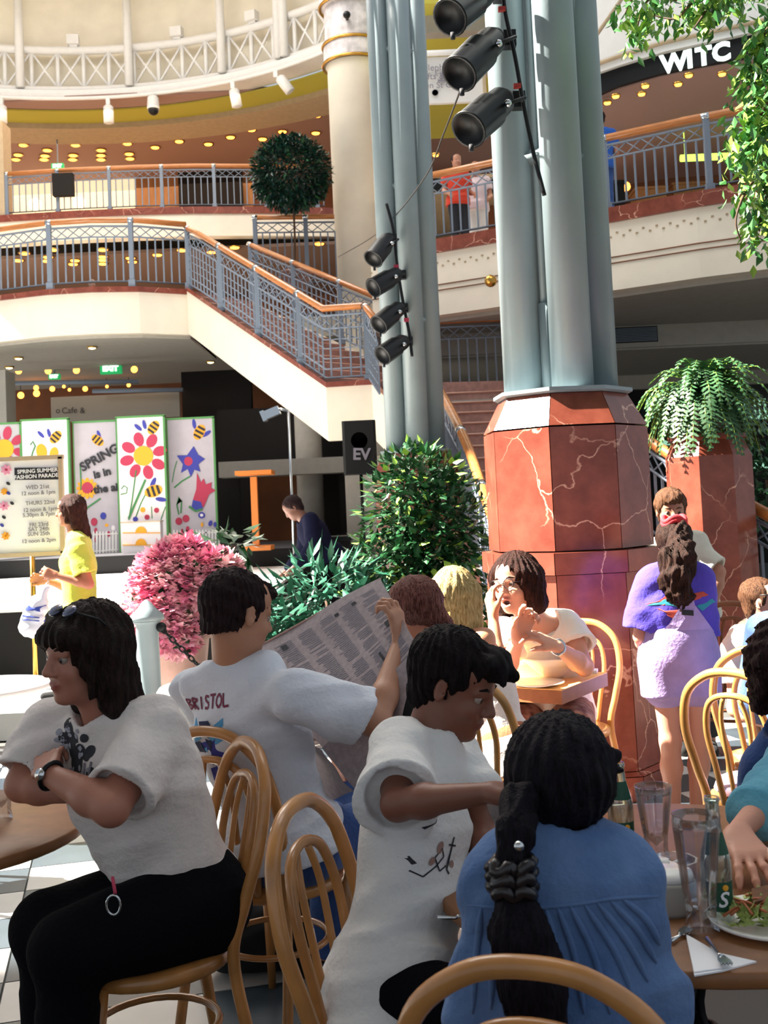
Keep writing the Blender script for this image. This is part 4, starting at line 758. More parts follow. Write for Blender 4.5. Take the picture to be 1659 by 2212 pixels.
# ================================================================ FURNITURE
def bentwood(name, label, m='cane', cushion=None, group='bentwood cafe chairs', white=False):
    """seat centre on the floor at the origin, front towards +Y"""
    t = thing(name, label, 'chair', (0, 0, 0), 0, group); r = .0165
    MB().lathe([(.205, .435), (.215, .44), (.218, .455), (.215, .47), (.19, .475)], (0, 0, 0), 32).build('seat_ring', m, t)
    MB().lathe([(0, .46), (.12, .462), (.2, .47)], (0, 0, 0), 28).lathe([(.2, .45), (0, .445)], (0, 0, 0), 28).build('seat', 'tabletop' if not cushion else m, t)
    hoop = [V((-.20, -.25, 0)), V((-.185, -.205, .25)), V((-.165, -.175, .46)), V((-.185, -.205, .60)), V((-.20, -.245, .74)), V((-.17, -.275, .87)), V((-.09, -.29, .94)), V((0, -.293, .957))]
    hoop += [V((-p.x, p.y, p.z)) for p in hoop[-2::-1]]; MB().tube(spline(hoop, 6), r, 10).build('back_hoop', m, t)
    inn = [V((-.085, -.20, .47)), V((-.10, -.222, .60)), V((-.115, -.25, .74)), V((-.085, -.275, .845)), V((0, -.285, .875))]; inn += [V((-p.x, p.y, p.z)) for p in inn[-2::-1]]; MB().tube(spline(inn, 6), .012, 8).build('inner_hoop', m, t)
    for s in (-1, 1):
        MB().tube(spline([V((s*.04, -.205, .47)), V((s*.045, -.235, .62)), V((s*.05, -.265, .78)), V((s*.03, -.285, .865))], 4), .009, 8).build('back_rod', m, t)
        MB().tube([V((s*.15, .155, .45)), V((s*.165, .18, .25)), V((s*.185, .21, 0))], [.02, .018, .013], 10).build('leg', m, t)
    ring = [V((.165*math.cos(q), -.01+.165*math.sin(q), .27)) for q in [k*math.tau/28 for k in range(28)]]; MB().tube(ring, .010, 8, True).build('stretcher_ring', m, t)
    if cushion: MB().lathe([(0, .477), (.17, .477), (.2, .495), (.19, .52), (.12, .535), (0, .54)], (0, 0, 0), 28).build('cushion', cushion, t)
    return t
def face(fx, fy): return math.atan2(-fx, fy)     # z rotation that turns +Y to (fx,fy)
floral = mat('floral_cushion', '#7f8fb8', .9, vscale=28, col2='#e8b0b0')
specs = [((-.67, 2.96), (-.87, -.42), 'warm brown bentwood chair under the crossed-arms woman', 'cane', None), ((-.40, 3.53), (.5, .86), 'bentwood chair under the newspaper reader', 'cane', None), ((.055, 2.33), (.95, -.32), 'bentwood chair under the boy with its hoop at left', 'cane', None),
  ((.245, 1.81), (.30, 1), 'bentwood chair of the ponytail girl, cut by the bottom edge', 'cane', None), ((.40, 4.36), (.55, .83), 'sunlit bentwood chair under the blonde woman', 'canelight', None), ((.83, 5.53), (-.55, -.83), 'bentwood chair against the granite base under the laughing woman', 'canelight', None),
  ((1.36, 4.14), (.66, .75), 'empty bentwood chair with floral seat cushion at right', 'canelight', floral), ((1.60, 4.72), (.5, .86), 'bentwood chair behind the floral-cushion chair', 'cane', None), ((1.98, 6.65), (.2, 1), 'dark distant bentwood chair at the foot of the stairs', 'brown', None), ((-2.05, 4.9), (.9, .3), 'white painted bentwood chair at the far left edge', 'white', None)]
protos = {}
for (x, y), f, lb, m, cu in specs:
    t = bentwood('bentwood_chair', lb, m, cu); put(t, (x, y, 0), face(*f))
def round_table(label, x, y, R, z, base='iron'):
    t = thing('round_table', label, 'table', (x, y, 0)); MB().lathe([(0, z-.028), (R-.02, z-.03), (R-.002, z-.026)], (x, y, 0), 48).lathe([(R-.004, z), (0, z)], (x, y, 0), 48).build('top', 'tabletop', t)
    MB().lathe([(R-.003, z-.03), (R+.001, z-.026), (R+.001, z-.004), (R-.004, z+.0005)], (x, y, 0), 48).build('edge_band', 'tableedge', t)
    for k in range(4):
        a = math.pi/4+k*math.pi/2+.25; c, s = math.cos(a), math.sin(a)
        MB().tube(spline([V((x+c*R*.62, y+s*R*.62, z-.03)), V((x+c*.06, y+s*.06, z-.2)), V((x+c*.045, y+s*.045, .38)), V((x+c*R*.45, y+s*R*.45, .12)), V((x+c*R*.66, y+s*R*.66, .01))], 6), .011, 8).build('leg', 'black', t)
    MB().tube([V((x+.06*math.cos(q), y+.06*math.sin(q), .4)) for q in [k*math.tau/16 for k in range(16)]], .009, 6, True).build('leg_ring', 'black', t)
    MB().tube([V((x+R*.4*math.cos(q), y+R*.4*math.sin(q), .14)) for q in [k*math.tau/24 for k in range(24)]], .009, 6, True).build('floor_ring', 'black', t)
    return t
TL = atz(176, 1780, .75); round_table('small round beech table in front of the crossed-arms woman', TL.x-.43, TL.y+.02, .43, .75)
TR = (.62, 2.52, .55); round_table('large round beech table with glasses, bottles and a plate', *TR, .75)
# far square table
a, b = atz(1213, 1492, .76), atz(1306, 1456, .76); e = (b-a).normalized(); w = V((-e.y, e.x, 0)); sq = [(0, 0), (.52, 0), (.52, .66), (0, .66)]
t = thing('square_table', 'small square wooden table with white plates by the granite base', 'table', (a.x, a.y, 0)); MB().prism(sq, (a.x, a.y, .70), e, w, .06).build('top', 'tableedge', t); MB().prism([(0, 0), (.52, 0), (.52, .66), (0, .66)], (a.x, a.y, .757), e, w, .006).build('top_veneer', 'tabletop', t)
tc_ = a+e*.26+w*.33; MB().tube([(tc_.x, tc_.y, 0), (tc_.x, tc_.y, .7)], .03, 10).build('pedestal', 'black', t)
for k in range(4): q = k*math.pi/2+.4; MB().tube([(tc_.x, tc_.y, .05), (tc_.x+.25*math.cos(q), tc_.y+.25*math.sin(q), .015)], .015, 6).build('leg', 'black', t)
# white tables in the left distance
for k, (x, y, lb) in enumerate(((-40, 1480, 'white round cafe table at the left edge behind the crossed-arms woman'), (500, 1478, 'white round cafe table behind the newspaper reader at left'))):
    c = atz(x, y, .74); t = thing('white_table', lb, 'table', (c.x, c.y, 0)); MB().lathe([(0, .71), (.36, .71), (.37, .725), (.36, .74), (0, .74)], c*1-V((0, 0, .74)), 32).build('top', 'white', t); MB().tube([(c.x, c.y, .02), (c.x, c.y, .71)], .03, 10).build('pedestal', 'steel', t); MB().lathe([(.22, 0), (.2, .02), (.04, .05)], (c.x, c.y, 0), 20).build('foot', 'steel', t)
def lay(x, y, z=.75): p = atz(x, y, z); return p
flute = lambda n, k: (lambda t, z: 1+k*math.cos(n*t))
def tumbler(label, p, h, r0, r1):
    t = thing('sundae_glass', label, 'glass', p); th = .0022; zz = [0, .012, .03, .06]+[.06+(h-.06)*q/6 for q in range(1, 7)]; rr = [r0*1.0, r0*.98, r0*.86, r0*.9]+[r0*.9+(r1-r0*.9)*(q/6)**.9 for q in range(1, 7)]
    MB().lathe([(0, 0)]+list(zip(rr, zz))+[(r-th, z) for r, z in list(zip(rr, zz))[:2:-1]]+[(0, .035)], p, 40, flute=lambda a, z: 1+(.035*math.cos(10*a) if .03 < z < h*.93 else 0)).build('body', 'glass', t); return t
def arcp(p, r0, r1, z0, z1, nm, t):
    A = [V((p[0]+r0*math.sin(a), p[1]-r0*math.cos(a), p[2]+z0)) for a in [-1.0+.2*k for k in range(11)]]; B = [V((p[0]+r1*math.sin(a), p[1]-r1*math.cos(a), p[2]+z1)) for a in [-1.0+.2*k for k in range(11)]]
    MB().strip(A, B, 0, True).build(nm, 'green', t)
def bottle(label, p, h, script=True):
    t = thing('drink_bottle', label, 'bottle', p); pr = [(0, 0), (.026, 0), (.03, .008), (.03, .11), (.028, .13), (.0165, .175), (.0135, .2), (.0135, h)]
    MB().lathe(pr+[(r-.002, z) for r, z in pr[:2:-1]]+[(0, .008)], p, 28).build('body', 'bottle', t)
    arcp(p, .0304, .0304, .03, .085, 'label', t); arcp(p, .0275, .0175, .135, .175, 'neck_label', t)
    u = V((p[0], p[1]-.0325, p[2]+.052)); text('script', 'S', .04, u, (1, 0, .1), (0, 0, 1), 'paper', t, .0003, .0006, .3); MB().sphere((p[0]+.008, p[1]-.031, p[2]+.075), (.006, .001, .006), 10, 6).build('lemon_mark', 'yellow', t)
    MB().lathe([(.0145, h-.004), (.0155, h), (.0145, h+.006), (.011, h+.006)], p, 20).build('lip', 'bottle', t); return t
tumbler('tall fluted empty glass nearest the napkin', lay(1517, 2016), .222, .033, .046)
tumbler('fluted glass standing behind the grey sugar bowl', lay(1420, 1862), .172, .03, .043)
bottle('clear bottle with two green labels seen through the near fluted glass', lay(1553, 1992), .235)
bottle('clear bottle with green labels beside the girl\'s head', lay(1346, 1850), .21)
c = lay(1445, 1966); t = thing('sugar_bowl', 'grey sugar bowl with white lids beside the fluted glass', 'bowl', c); MB().lathe([(0, 0), (.05, 0), (.056, .01), (.056, .06), (.052, .065), (0, .065)], c, 28).build('bowl', 'greywall', t); MB().lathe([(.05, .066), (.046, .078), (.0, .082)], c+V((.004, 0, 0)), 24).build('lid', 'china', t)
c = lay(1430, 1920); t = thing('butter_dish', 'small white round dish behind the grey sugar bowl', 'dish', c); MB().lathe([(0, 0), (.035, 0), (.042, .045), (.036, .05), (0, .052)], c, 24).build('dish', 'china', t); MB().lathe([(0, .053), (.02, .053), (.018, .062), (0, .064)], c, 16).build('lid_knob', 'china', t)
c = lay(1455, 1890); t = thing('ashtray', 'clear faceted glass ashtray on the large table', 'ashtray', c); MB().lathe([(0, .004), (.04, .004), (.05, .035), (.055, .035), (.048, 0), (0, 0)], c, 10, smooth=False).build('dish', 'glass', t); MB().tube([c+V((-.02, 0, .02)), c+V((.03, .01, .03))], .004, 6).build('butt', 'paper', t)
c = lay(1668, 2000); t = thing('dinner_plate', 'white dinner plate with salad leftovers at the right edge', 'plate', c); MB().lathe([(0, .004), (.07, .005), (.115, .018), (.12, .019), (.118, .014), (.07, 0), (0, 0)], c, 40).build('plate', 'china', t)
rnd = random.Random(3)
g = leaves(90, lambda r: (c+V((r.uniform(-.085, .02), r.uniform(-.055, .05), r.uniform(.012, .04))), V((r.gauss(0, 1), r.gauss(0, 1), .6))), .030, rnd, aspect=.8, droop=-.2); tag(g.build('salad', mat('lettuce', '#9aa85c', .6, var=.35, vscale=40), t), kind='stuff')
g = MB()
for _ in range(16): q = c+V((rnd.uniform(-.08, .0), rnd.uniform(-.04, .04), rnd.uniform(.03, .05))); w = V((rnd.gauss(0, .02), rnd.gauss(0, .02), rnd.gauss(0, .006))); g.tube([q-w, q+V((0, 0, .006)), q+w], .0028, 5)
tag(g.build('carrot_shreds', mat('carrot', '#b5653c', .6), t), kind='stuff')
MB().prism([(-.035, -.02), (.03, -.03), (.035, .02), (-.02, .03)], c+V((.0, .01, .045)), V((1, 0, .25)).normalized(), V((0, 1, .1)).normalized(), .016).build('crust', mat('brown_crust', '#6a4224', .8, var=.3, vscale=60), t)
def fork(label, a, b):
    a, b = V(a), V(b); d = (b-a).normalized(); s = V((-d.y, d.x, 0)); L = (b-a).length; t = thing('fork', label, 'fork', a); Z = V((0, 0, 1))
    MB().tube([a+Z*.006, a+d*L*.6+Z*.004, a+d*L*.72+Z*.008], [.005, .003, .004], 6).build('handle', 'chrome', t); MB().prism([(-.006, 0), (.006, 0), (.011, .02), (.011, .035), (-.011, .035), (-.011, .02)], a+d*L*.7+Z*.008, s, d, .002).build('head', 'chrome', t)
    for k in range(4): q = s*(k-1.5)*.006; MB().tube([a+d*(L*.7+.034)+q+Z*.008, a+d*L+q+Z*.004], .0013, 5).build('tine', 'chrome', t)
n0 = [(1482, 2022), (1545, 2058), (1634, 2078), (1560, 2098), (1500, 2108)]; t = thing('napkin', 'folded white paper napkin under the fork', 'napkin', lay(1540, 2070))
P = [lay(x, y, .7525) for x, y in n0]; MB().prism([(p.x, p.y) for p in P][::-1], (0, 0, .751), (1, 0, 0), (0, 1, 0), .003).build('sheet', 'paper', t); P = [lay(x, y, .7525) for x, y in ((1482, 2022), (1545, 2058), (1560, 2095), (1500, 2104))]; MB().prism([(p.x, p.y) for p in P][::-1], (0, 0, .7545), (1, 0, 0), (0, 1, 0), .002).build('fold', 'paper', t)
fork('steel fork lying on the white napkin', lay(1528, 2035, .758), lay(1570, 2090, .758)); fork('steel fork at the left of the large table', lay(945, 1989, .752), lay(1010, 1986, .752)); fork('steel fork half hidden by the blue shirt sleeve', lay(1450, 2040, .752), lay(1478, 2020, .752))
c = lay(1560, 1985); t = tag(MB().prism([(-.03, -.03), (.035, -.02), (.03, .03), (-.02, .02)], c+V((0, 0, .001)), (1, 0, 0), (0, 1, 0), .002).build('sugar_sachet', 'paper'), 'small white paper sachet right of the near glass', 'sachet')
c = lay(1706, 1955); t = thing('drinking_straw_cup', 'pale cup cut off by the right edge above the plate', 'cup', c); MB().lathe([(0, 0), (.03, 0), (.036, .11), (.034, .11), (.028, .004)], c, 24).build('cup', 'china', t)
c = lay(4, 1772); tumbler('clear glass on the small table at the left edge', V((c.x, c.y, .75)), .2, .03, .04)
# far table crockery
def on(x, y): return V((lambda p: (p.x, p.y, .764))(atz(x, y, .764)))
c = on(1190, 1462); t = thing('salad_bowl', 'large white salad bowl on the square table', 'bowl', c); MB().lathe([(0, 0), (.07, 0), (.09, .02), (.15, .1), (.155, .1), (.15, .09), (.08, .02), (0, .012)], c, 32).build('bowl', 'china', t)
c = on(1170, 1478); t = tag(MB().lathe([(0, 0), (.08, .002), (.12, .012), (.12, .016), (.08, .007), (0, .006)], c+V((-.02, -.02, 0)), 32).build('plate', 'china'), 'white flat plate in front of the salad bowl', 'plate')
c = on(1262, 1452); t = tag(MB().prism([(-.06, -.03), (.05, -.05), (.07, .02), (-.03, .04)], c, (1, 0, 0), (0, 1, 0), .012).build('folded_napkin', 'paper'), 'white crumpled napkin beside the salad bowl on the square table', 'napkin')
c = on(1120, 1462); t = tag(MB().lathe([(0, 0), (.02, 0), (.025, .08), (.023, .08), (.018, .004)], c, 16).build('tumbler', 'glass'), 'small clear tumbler at the left of the square table', 'glass')
# ================================================================ PEOPLE: smooth implicit surfaces, one continuous mesh per body
def _n(v): return np.array([v[0], v[1], v[2]], np.float32)
class Sdf:
    def __init__(s, M=None): s.p = []; s.M = M or Matrix.Identity(4)
    def _w(s, p): return _n(s.M @ V(p))
    @property
    def sc(s): return s.M.to_scale()[0]
    def rc(s, a, b, ra, rb, k=.02, op='u', flat=None, w=False):      # tapered limb; flat=(axis,factor) squashes it
        a, b = (_n(a), _n(b)) if w else (s._w(a), s._w(b)); q = 1 if w else s.sc
        fl = None
        if flat: ax = V(flat[0]); ax = ax if w else (s.M.to_3x3() @ ax); fl = (_n(ax.normalized()), flat[1])
        s.p.append(('rc', a, b, ra*q, rb*q, k*q, op, fl)); return s
    def el(s, c, r, R=None, k=.02, op='u', w=False):
        c = _n(c) if w else s._w(c); q = 1 if w else s.sc; R3 = (R or Matrix.Identity(3)) if w else (s.M.to_3x3().normalized() @ (R or Matrix.Identity(3)))
        s.p.append(('el', c, np.array(R3, np.float32), np.array(r, np.float32)*q, 0, k*q, op, None)); return s
    def cc(s, a, b, ra, rb, k=.015, op='u', w=True):                  # flat-ended cone: sleeves, trouser legs
        a, b = _n(a), _n(b); s.p.append(('cc', a, b, ra, rb, k, op, None)); return s
    def cut(s, c, n, k=.004, w=True):
        if not w: c = s._w(c); n = s.M.to_3x3() @ V(n)
        s.p.append(('pl', _n(c), _n(V(n).normalized()), 0, 0, k, 's', None)); return s
    def bounds(s):
        lo, hi = [], []
        for t, a, b, ra, rb, k, op, fl in s.p:
            if op != 'u': continue
            if t in ('rc', 'cc'):
                r = max(ra, rb); lo.append(np.minimum(a, b)-r); hi.append(np.maximum(a, b)+r)
            elif t == 'el': r = max(ra); lo.append(a-r); hi.append(a+r)
        return np.min(lo, 0), np.max(hi, 0)
def mesh_sdf(S, h, wrinkle=None, name='body', mat_=None, parent=None, colf=None, smooth_it=1, strands=None):
    lo, hi = S.bounds(); lo = lo-3*h-.01; hi = hi+3*h+.01
    n = np.ceil((hi-lo)/h).astype(int)+1; F = np.full(n, .5, np.float32)
    ax = [lo[i]+h*np.arange(n[i], dtype=np.float32) for i in range(3)]
    for t, a, b, ra, rb, k, op, fl in S.p:
        if t == 'el': r = max(ra); l2, h2 = a-r, a+r
        elif t == 'pl': l2, h2 = lo, hi
        else: r = max(ra, rb); l2, h2 = np.minimum(a, b)-r, np.maximum(a, b)+r
        m = k+3*h; i0 = np.maximum(0, np.floor((l2-m-lo)/h).astype(int)); i1 = np.minimum(n, np.ceil((h2+m-lo)/h).astype(int)+1)
        if (i1 <= i0).any(): continue
        sl = tuple(slice(i0[i], i1[i]) for i in range(3)); X = ax[0][sl[0]][:, None, None]; Y = ax[1][sl[1]][None, :, None]; Z = ax[2][sl[2]][None, None, :]
        if t == 'pl': D = (X-a[0])*b[0]+(Y-a[1])*b[1]+(Z-a[2])*b[2]; D = -D
        elif t == 'el':
            dx, dy, dz = X-a[0], Y-a[1], Z-a[2]; R = b; u = [(dx*R[0, j]+dy*R[1, j]+dz*R[2, j]) for j in range(3)]
            k0 = np.sqrt(sum((u[j]/ra[j])**2 for j in range(3)))+1e-6; k1 = np.sqrt(sum((u[j]/ra[j]**2)**2 for j in range(3)))+1e-6; D = k0*(k0-1)/k1
        else:
            ba = b-a; L2 = float(ba@ba)+1e-9; dx, dy, dz = X-a[0], Y-a[1], Z-a[2]; tt = (dx*ba[0]+dy*ba[1]+dz*ba[2])/L2; tc = np.clip(tt, 0, 1)
            px, py, pz = dx-tc*ba[0], dy-tc*ba[1], dz-tc*ba[2]
            if fl: q = (px*fl[0][0]+py*fl[0][1]+pz*fl[0][2]); e = q*(fl[1]-1); px, py, pz = px+e*fl[0][0], py+e*fl[0][1], pz+e*fl[0][2]
            if t == 'rc': D = np.sqrt(px*px+py*py+pz*pz)-(ra+(rb-ra)*tc)
            else:
                L = math.sqrt(L2); qx, qy, qz = dx-tt*ba[0], dy-tt*ba[1], dz-tt*ba[2]; rr = np.sqrt(qx*qx+qy*qy+qz*qz)-(ra+(rb-ra)*tc); D = np.maximum(rr, np.abs(tt-.5)*L-L/2)
        G = F[sl]
        if op == 'u': hh = np.maximum(k-np.abs(G-D), 0)/k; F[sl] = np.minimum(G, D)-hh*hh*k*.25
        else: D = -D; hh = np.maximum(k-np.abs(G-D), 0)/k; F[sl] = np.maximum(G, D)+hh*hh*k*.25
    if wrinkle or strands:
        X = ax[0][:, None, None]; Y = ax[1][None, :, None]; Z = ax[2][None, None, :]
        if wrinkle:
            A, fr, ph = wrinkle; w1 = np.sin(fr*(.6*X+.5*Y+.8*Z)+2.2*np.sin(fr*.45*(X-Z)+ph)+ph); w2 = np.sin(fr*1.7*(.7*Z-.6*X+.3*Y)+2.5*np.sin(fr*.5*(Y+Z*.7)+2*ph)); F += A*(w1*np.abs(w1)*.7+.45*w2)
        if strands:
            A, fr, (cx_, cy_) = strands; th = np.arctan2(Y-cy_, X-cx_)+0*Z; F += A*(np.sin(th*fr+3*np.sin(Z*18))+.6*np.sin(th*fr*2.3+4*np.sin(Z*23)+1)+.5*np.sin(Z*fr*4+th*5))
    neg = F < 0; c = [neg[i:n[0]-1+i, j:n[1]-1+j, l:n[2]-1+l] for i in (0, 1) for j in (0, 1) for l in (0, 1)]
    al = c[0].copy(); an = c[0].copy()
    for q in c[1:]: al &= q; an |= q
    mix = an & ~al; idx = np.argwhere(mix); vid = np.full(mix.shape, -1, np.int32); vid[mix] = np.arange(len(idx)); cor = [(i, j, l) for i in (0, 1) for j in (0, 1) for l in (0, 1)]
    fv = [F[idx[:, 0]+i, idx[:, 1]+j, idx[:, 2]+l] for i, j, l in cor]; P = np.zeros((len(idx), 3), np.float32); cnt = np.zeros(len(idx), np.float32)
    for u in range(8):
        for v in range(u+1, 8):
            if sum(abs(cor[u][q]-cor[v][q]) for q in range(3)) != 1: continue
            mk = (fv[u] < 0) != (fv[v] < 0); t_ = np.where(mk, fv[u]/(fv[u]-fv[v]+1e-12), 0); cu, cv = np.array(cor[u], np.float32), np.array(cor[v], np.float32)
            P += mk[:, None]*(cu+(cv-cu)*t_[:, None]); cnt += mk
    P = (P/cnt[:, None]+idx)*h+lo; faces = []
    for d in range(3):
        e1, e2 = [(1, 2), (2, 0), (0, 1)][d]; a = [slice(None)]*3; b = [slice(None)]*3; a[d] = slice(0, -1); b[d] = slice(1, None); s0, s1 = neg[tuple(a)], neg[tuple(b)]
        ch = np.argwhere(s0 != s1); fl_ = s0[tuple(ch.T)]
        ok = (ch[:, e1] > 0) & (ch[:, e2] > 0) & (ch[:, e1] < n[e1]-1) & (ch[:, e2] < n[e2]-1); ch = ch[ok]; fl_ = fl_[ok]
        def g(o1, o2): q = ch.copy(); q[:, e1] -= o1; q[:, e2] -= o2; return vid[tuple(q.T)]
        Q = np.stack([g(1, 1), g(0, 1), g(0, 0), g(1, 0)], 1); Q[~fl_] = Q[~fl_][:, ::-1]; faces.append(Q)
    Fc = np.concatenate(faces).astype(np.int32)
    # light laplacian smoothing
    for _ in range(smooth_it):
        acc = np.zeros_like(P); c2 = np.zeros(len(P), np.float32)
        for q in range(4): i, j = Fc[:, q], Fc[:, (q+1) % 4]; np.add.at(acc, i, P[j]); np.add.at(acc, j, P[i]); np.add.at(c2, i, 1); np.add.at(c2, j, 1)
        P = P*.5+.5*acc/np.maximum(c2, 1)[:, None]
    me = bpy.data.meshes.new(name); me.vertices.add(len(P)); me.vertices.foreach_set('co', P.ravel()); me.loops.add(Fc.size); me.loops.foreach_set('vertex_index', Fc.ravel())
    me.polygons.add(len(Fc)); me.polygons.foreach_set('loop_start', np.arange(0, Fc.size, 4, dtype=np.int32)); me.polygons.foreach_set('loop_total', np.full(len(Fc), 4, np.int32)); me.update(); me.validate()
    me.polygons.foreach_set('use_smooth', np.ones(len(me.polygons), bool))
    if colf is not None:
        ca = me.color_attributes.new('Col', 'FLOAT_COLOR', 'POINT'); co = np.ones((len(P), 4), np.float32); co[:, :3] = colf(P); ca.data.foreach_set('color', co.ravel())
    me.materials.append(M_[mat_] if isinstance(mat_, str) else mat_); o = bpy.data.objects.new(name, me); C.objects.link(o)
    if parent: o.parent = parent; o.matrix_parent_inverse = parent.matrix_basis.inverted()
    return o
def bvh(o): me = o.data; return BVHTree.FromPolygons([o_.co.copy() for o_ in me.vertices], [tuple(p.vertices) for p in me.polygons])
def decal(tree, o, ux, uy, polys, m, parent, name='print', eps=.0018, lim=.05):
    """flat printed shapes laid on the cloth surface: polygons in the (ux,uy) plane at o, dropped along -normal"""
    ux, uy = V(ux).normalized(), V(uy).normalized(); w = ux.cross(uy); mb = MB()
    for P in polys:
        # triangulated fan grid so that it follows folds
        c = (sum(p[0] for p in P)/len(P), sum(p[1] for p in P)/len(P)); ring = []
        for f in (0, .5, 1.0):
            for p in (P if f else [c]):
                q = V(o)+ux*(c[0]+(p[0]-c[0])*f)+uy*(c[1]+(p[1]-c[1])*f)+w*.25; hit = tree.ray_cast(q, -w, .6)
                ring.append((hit[0]+w*eps) if hit[0] is not None else q-w*.25)
        dd_ = [q_.dot(w) for q_ in ring]
        if max(dd_)-min(dd_) > lim: continue
        n = len(P); fs = [(0, 1+i, 1+(i+1) % n) for i in range(n)]+[(1+i, 1+n+i, 1+n+(i+1) % n, 1+(i+1) % n) for i in range(n)]; mb.add(ring, fs)
    return mb.build(name, m, parent)
def hitpx(tree, px, py):
    r = ray(px, py).normalized(); h = tree.ray_cast(CAM, r, 30); return h[0] if h[0] is not None else None
def stroke(pts, w):
    out = []
    for a, b in zip(pts, pts[1:]):
        dx, dy = b[0]-a[0], b[1]-a[1]; q = math.hypot(dx, dy) or 1; nx, ny = -dy/q*w/2, dx/q*w/2; out.append([(a[0]-nx, a[1]-ny), (b[0]-nx, b[1]-ny), (b[0]+nx, b[1]+ny), (a[0]+nx, a[1]+ny)])
    return out
def oval(x, y, rx, ry, a=0, n=12): ca, sa = math.cos(a), math.sin(a); return [(x+rx*math.cos(t)*ca-ry*math.sin(t)*sa, y+rx*math.cos(t)*sa+ry*math.sin(t)*ca) for t in [k*math.tau/n for k in range(n)]]
skin_m = mat('skin', '#c08a70', .5, attr=True, var=.05, vscale=14, bump=.05, bscale=120, sss=.08)
def cloth(name, col, bump=.25, rough=.9, var=.04, **k): return mat(name, col, rough, var=var, vscale=6, bump=bump, bscale=70, sheen=0 if col[1:3] < '20' else .1, spec=.08 if col[1:3] < '20' else .2, **k)
def hairmat(name, col, col2=None, rough=.55): return mat(name, col, rough, vscale=60, var=.35, col2=col2, bump=.5, bscale=90, stretch=(3, 3, .5), spec=.10)
eyew = mat('eye', '#ffffff', .2, attr=True)
def hmat(pos, fdir, up, s):
    f = V(fdir).normalized(); u = V(up); r = f.cross(u).normalized(); u = r.cross(f)
    return Matrix(((r.x*s, f.x*s, u.x*s, pos[0]), (r.y*s, f.y*s, u.y*s, pos[1]), (r.z*s, f.z*s, u.z*s, pos[2]), (0, 0, 0, 1)))
def head_sdf(S, M, mouth=0, fem=0):
    O = S.M; S.M = M
    S.el((0, -.02, .03), (.073, .092, .085), k=.02).el((0, .018, -.03), (.060, .068, .083), k=.03).el((0, .03, -.072), (.046, .05, .042), k=.02).el((0, .064, -.099), (.021, .019, .016), k=.022)
    S.el((0, .035, .05), (.058, .05, .045), k=.03)
    for q in (-1, 1):
        S.el((q*.033, .058, -.035), (.024, .022, .022), k=.02); S.el((q*.031, .094, .0), (.018, .016, .012), k=.010, op='s'); S.rc((q*.012, .082, .019), (q*.046, .07, .016), .008, .006, k=.012)
        S.el((q*.077, -.008, -.004), (.008, .017, .031), Matrix.Rotation(q*-.25, 3, 'Z'), k=.006); S.el((q*.084, -.002, .0), (.005, .008, .016), k=.004, op='s')
        S.rc((q*.018, .083, .006), (q*.043, .075, .006), .0045, .0035, k=.004)
    S.rc((0, .083, .012), (0, .101, -.028), .008, .0115, k=.012); S.el((0, .103, -.031), (.011, .011, .009), k=.008)
    for q in (-1, 1): S.el((q*.012, .094, -.036), (.008, .009, .007), k=.006)
    S.el((0, .084, -.060), (.024, .010, .0065), k=.005).el((0, .082, -.0715 if not mouth else -.088), (.020, .010, .0075), k=.005)
    if mouth: S.el((0, .088, -.073), (.017, .02, .011), k=.004, op='s')
    S.M = O; return S
def face_col(M, base, lip='#a05a50', dark='#3a1512', mouth=0, extra=None):
    I = M.inverted(); I3 = np.array(I, np.float32)
    def f(P):
        L = P@I3[:3, :3].T+I3[:3, 3]; c = np.tile(np.array(lin(base), np.float32), (len(P), 1)); li = np.array(lin(lip), np.float32)
        def blend(m, col, a): c[:] = c*(1-(m*a)[:, None])+col*(m*a)[:, None]
        front = np.clip((L[:, 1]-.06)/.01, 0, 1)
        e = ((L[:, 0]/.027)**2+((L[:, 2]+.066)/(.014 if not mouth else .026))**2); blend(np.clip(1.6-1.6*e, 0, 1)*front, li, .85)
        if mouth: e = ((L[:, 0]/.017)**2+((L[:, 2]+.073)/.011)**2); blend(np.clip(2-2*e, 0, 1)*front, np.array(lin(dark), np.float32), 1)
        for q in (-1, 1): e = ((L[:, 0]-q*.036)/.025)**2+((L[:, 2]+.035)/.024)**2; blend(np.clip(1-e, 0, 1)*front, li, .25)
        if extra is not None: extra(P, c)
        return c
    return f
def hand(S, w, d, n, s=1.0, curl=(25, 35, 40, 45), thumb=1, spread=.12, tilt=35, seg=1):
    w = V(w); d = V(d).normalized(); n = V(n); n = (n-d*n.dot(d)).normalized(); x = d.cross(n)*thumb; kk = .008*s
    for i in range(4):
        o = (i-1.5)*-.0205*s; kn = w+d*(.088-.004*abs(i-1))*s+x*o; S.rc(w+d*.01*s+x*o*.45, kn, .019*s, .0125*s, k=.016*s, flat=(n, 1.25), w=True)
        L = (.042, .046, .043, .034)[i]*s; c = curl[i] if hasattr(curl, '__len__') else curl; p = kn; a = c*.45; dd = (d+x*(1.5-i)*spread).normalized()
        for j, q in enumerate((1, .62, .5)):
            r = math.radians(a); e = dd*math.cos(r)+n*math.sin(r); p2 = p+e*L*q; S.rc(p, p2, (.0098-.001*j)*s, (.0088-.001*j)*s, k=kk, w=True); p = p2; a += c
    p = w+d*.022*s+x*.022*s; t = math.radians(tilt); e = (d*math.cos(t)+x*math.sin(t)+n*.35).normalized(); p2 = p+e*.042*s; S.rc(p, p2, .0165*s, .012*s, k=.014*s, w=True); e2 = (d*.9+x*.25+n*.45).normalized(); p3 = p2+e2*.032*s; S.rc(p2, p3, .0115*s, .0095*s, k=kk, w=True); S.rc(p3, p3+(e2+n*.3).normalized()*.022*s, .0100*s, .008*s, k=kk, w=True)
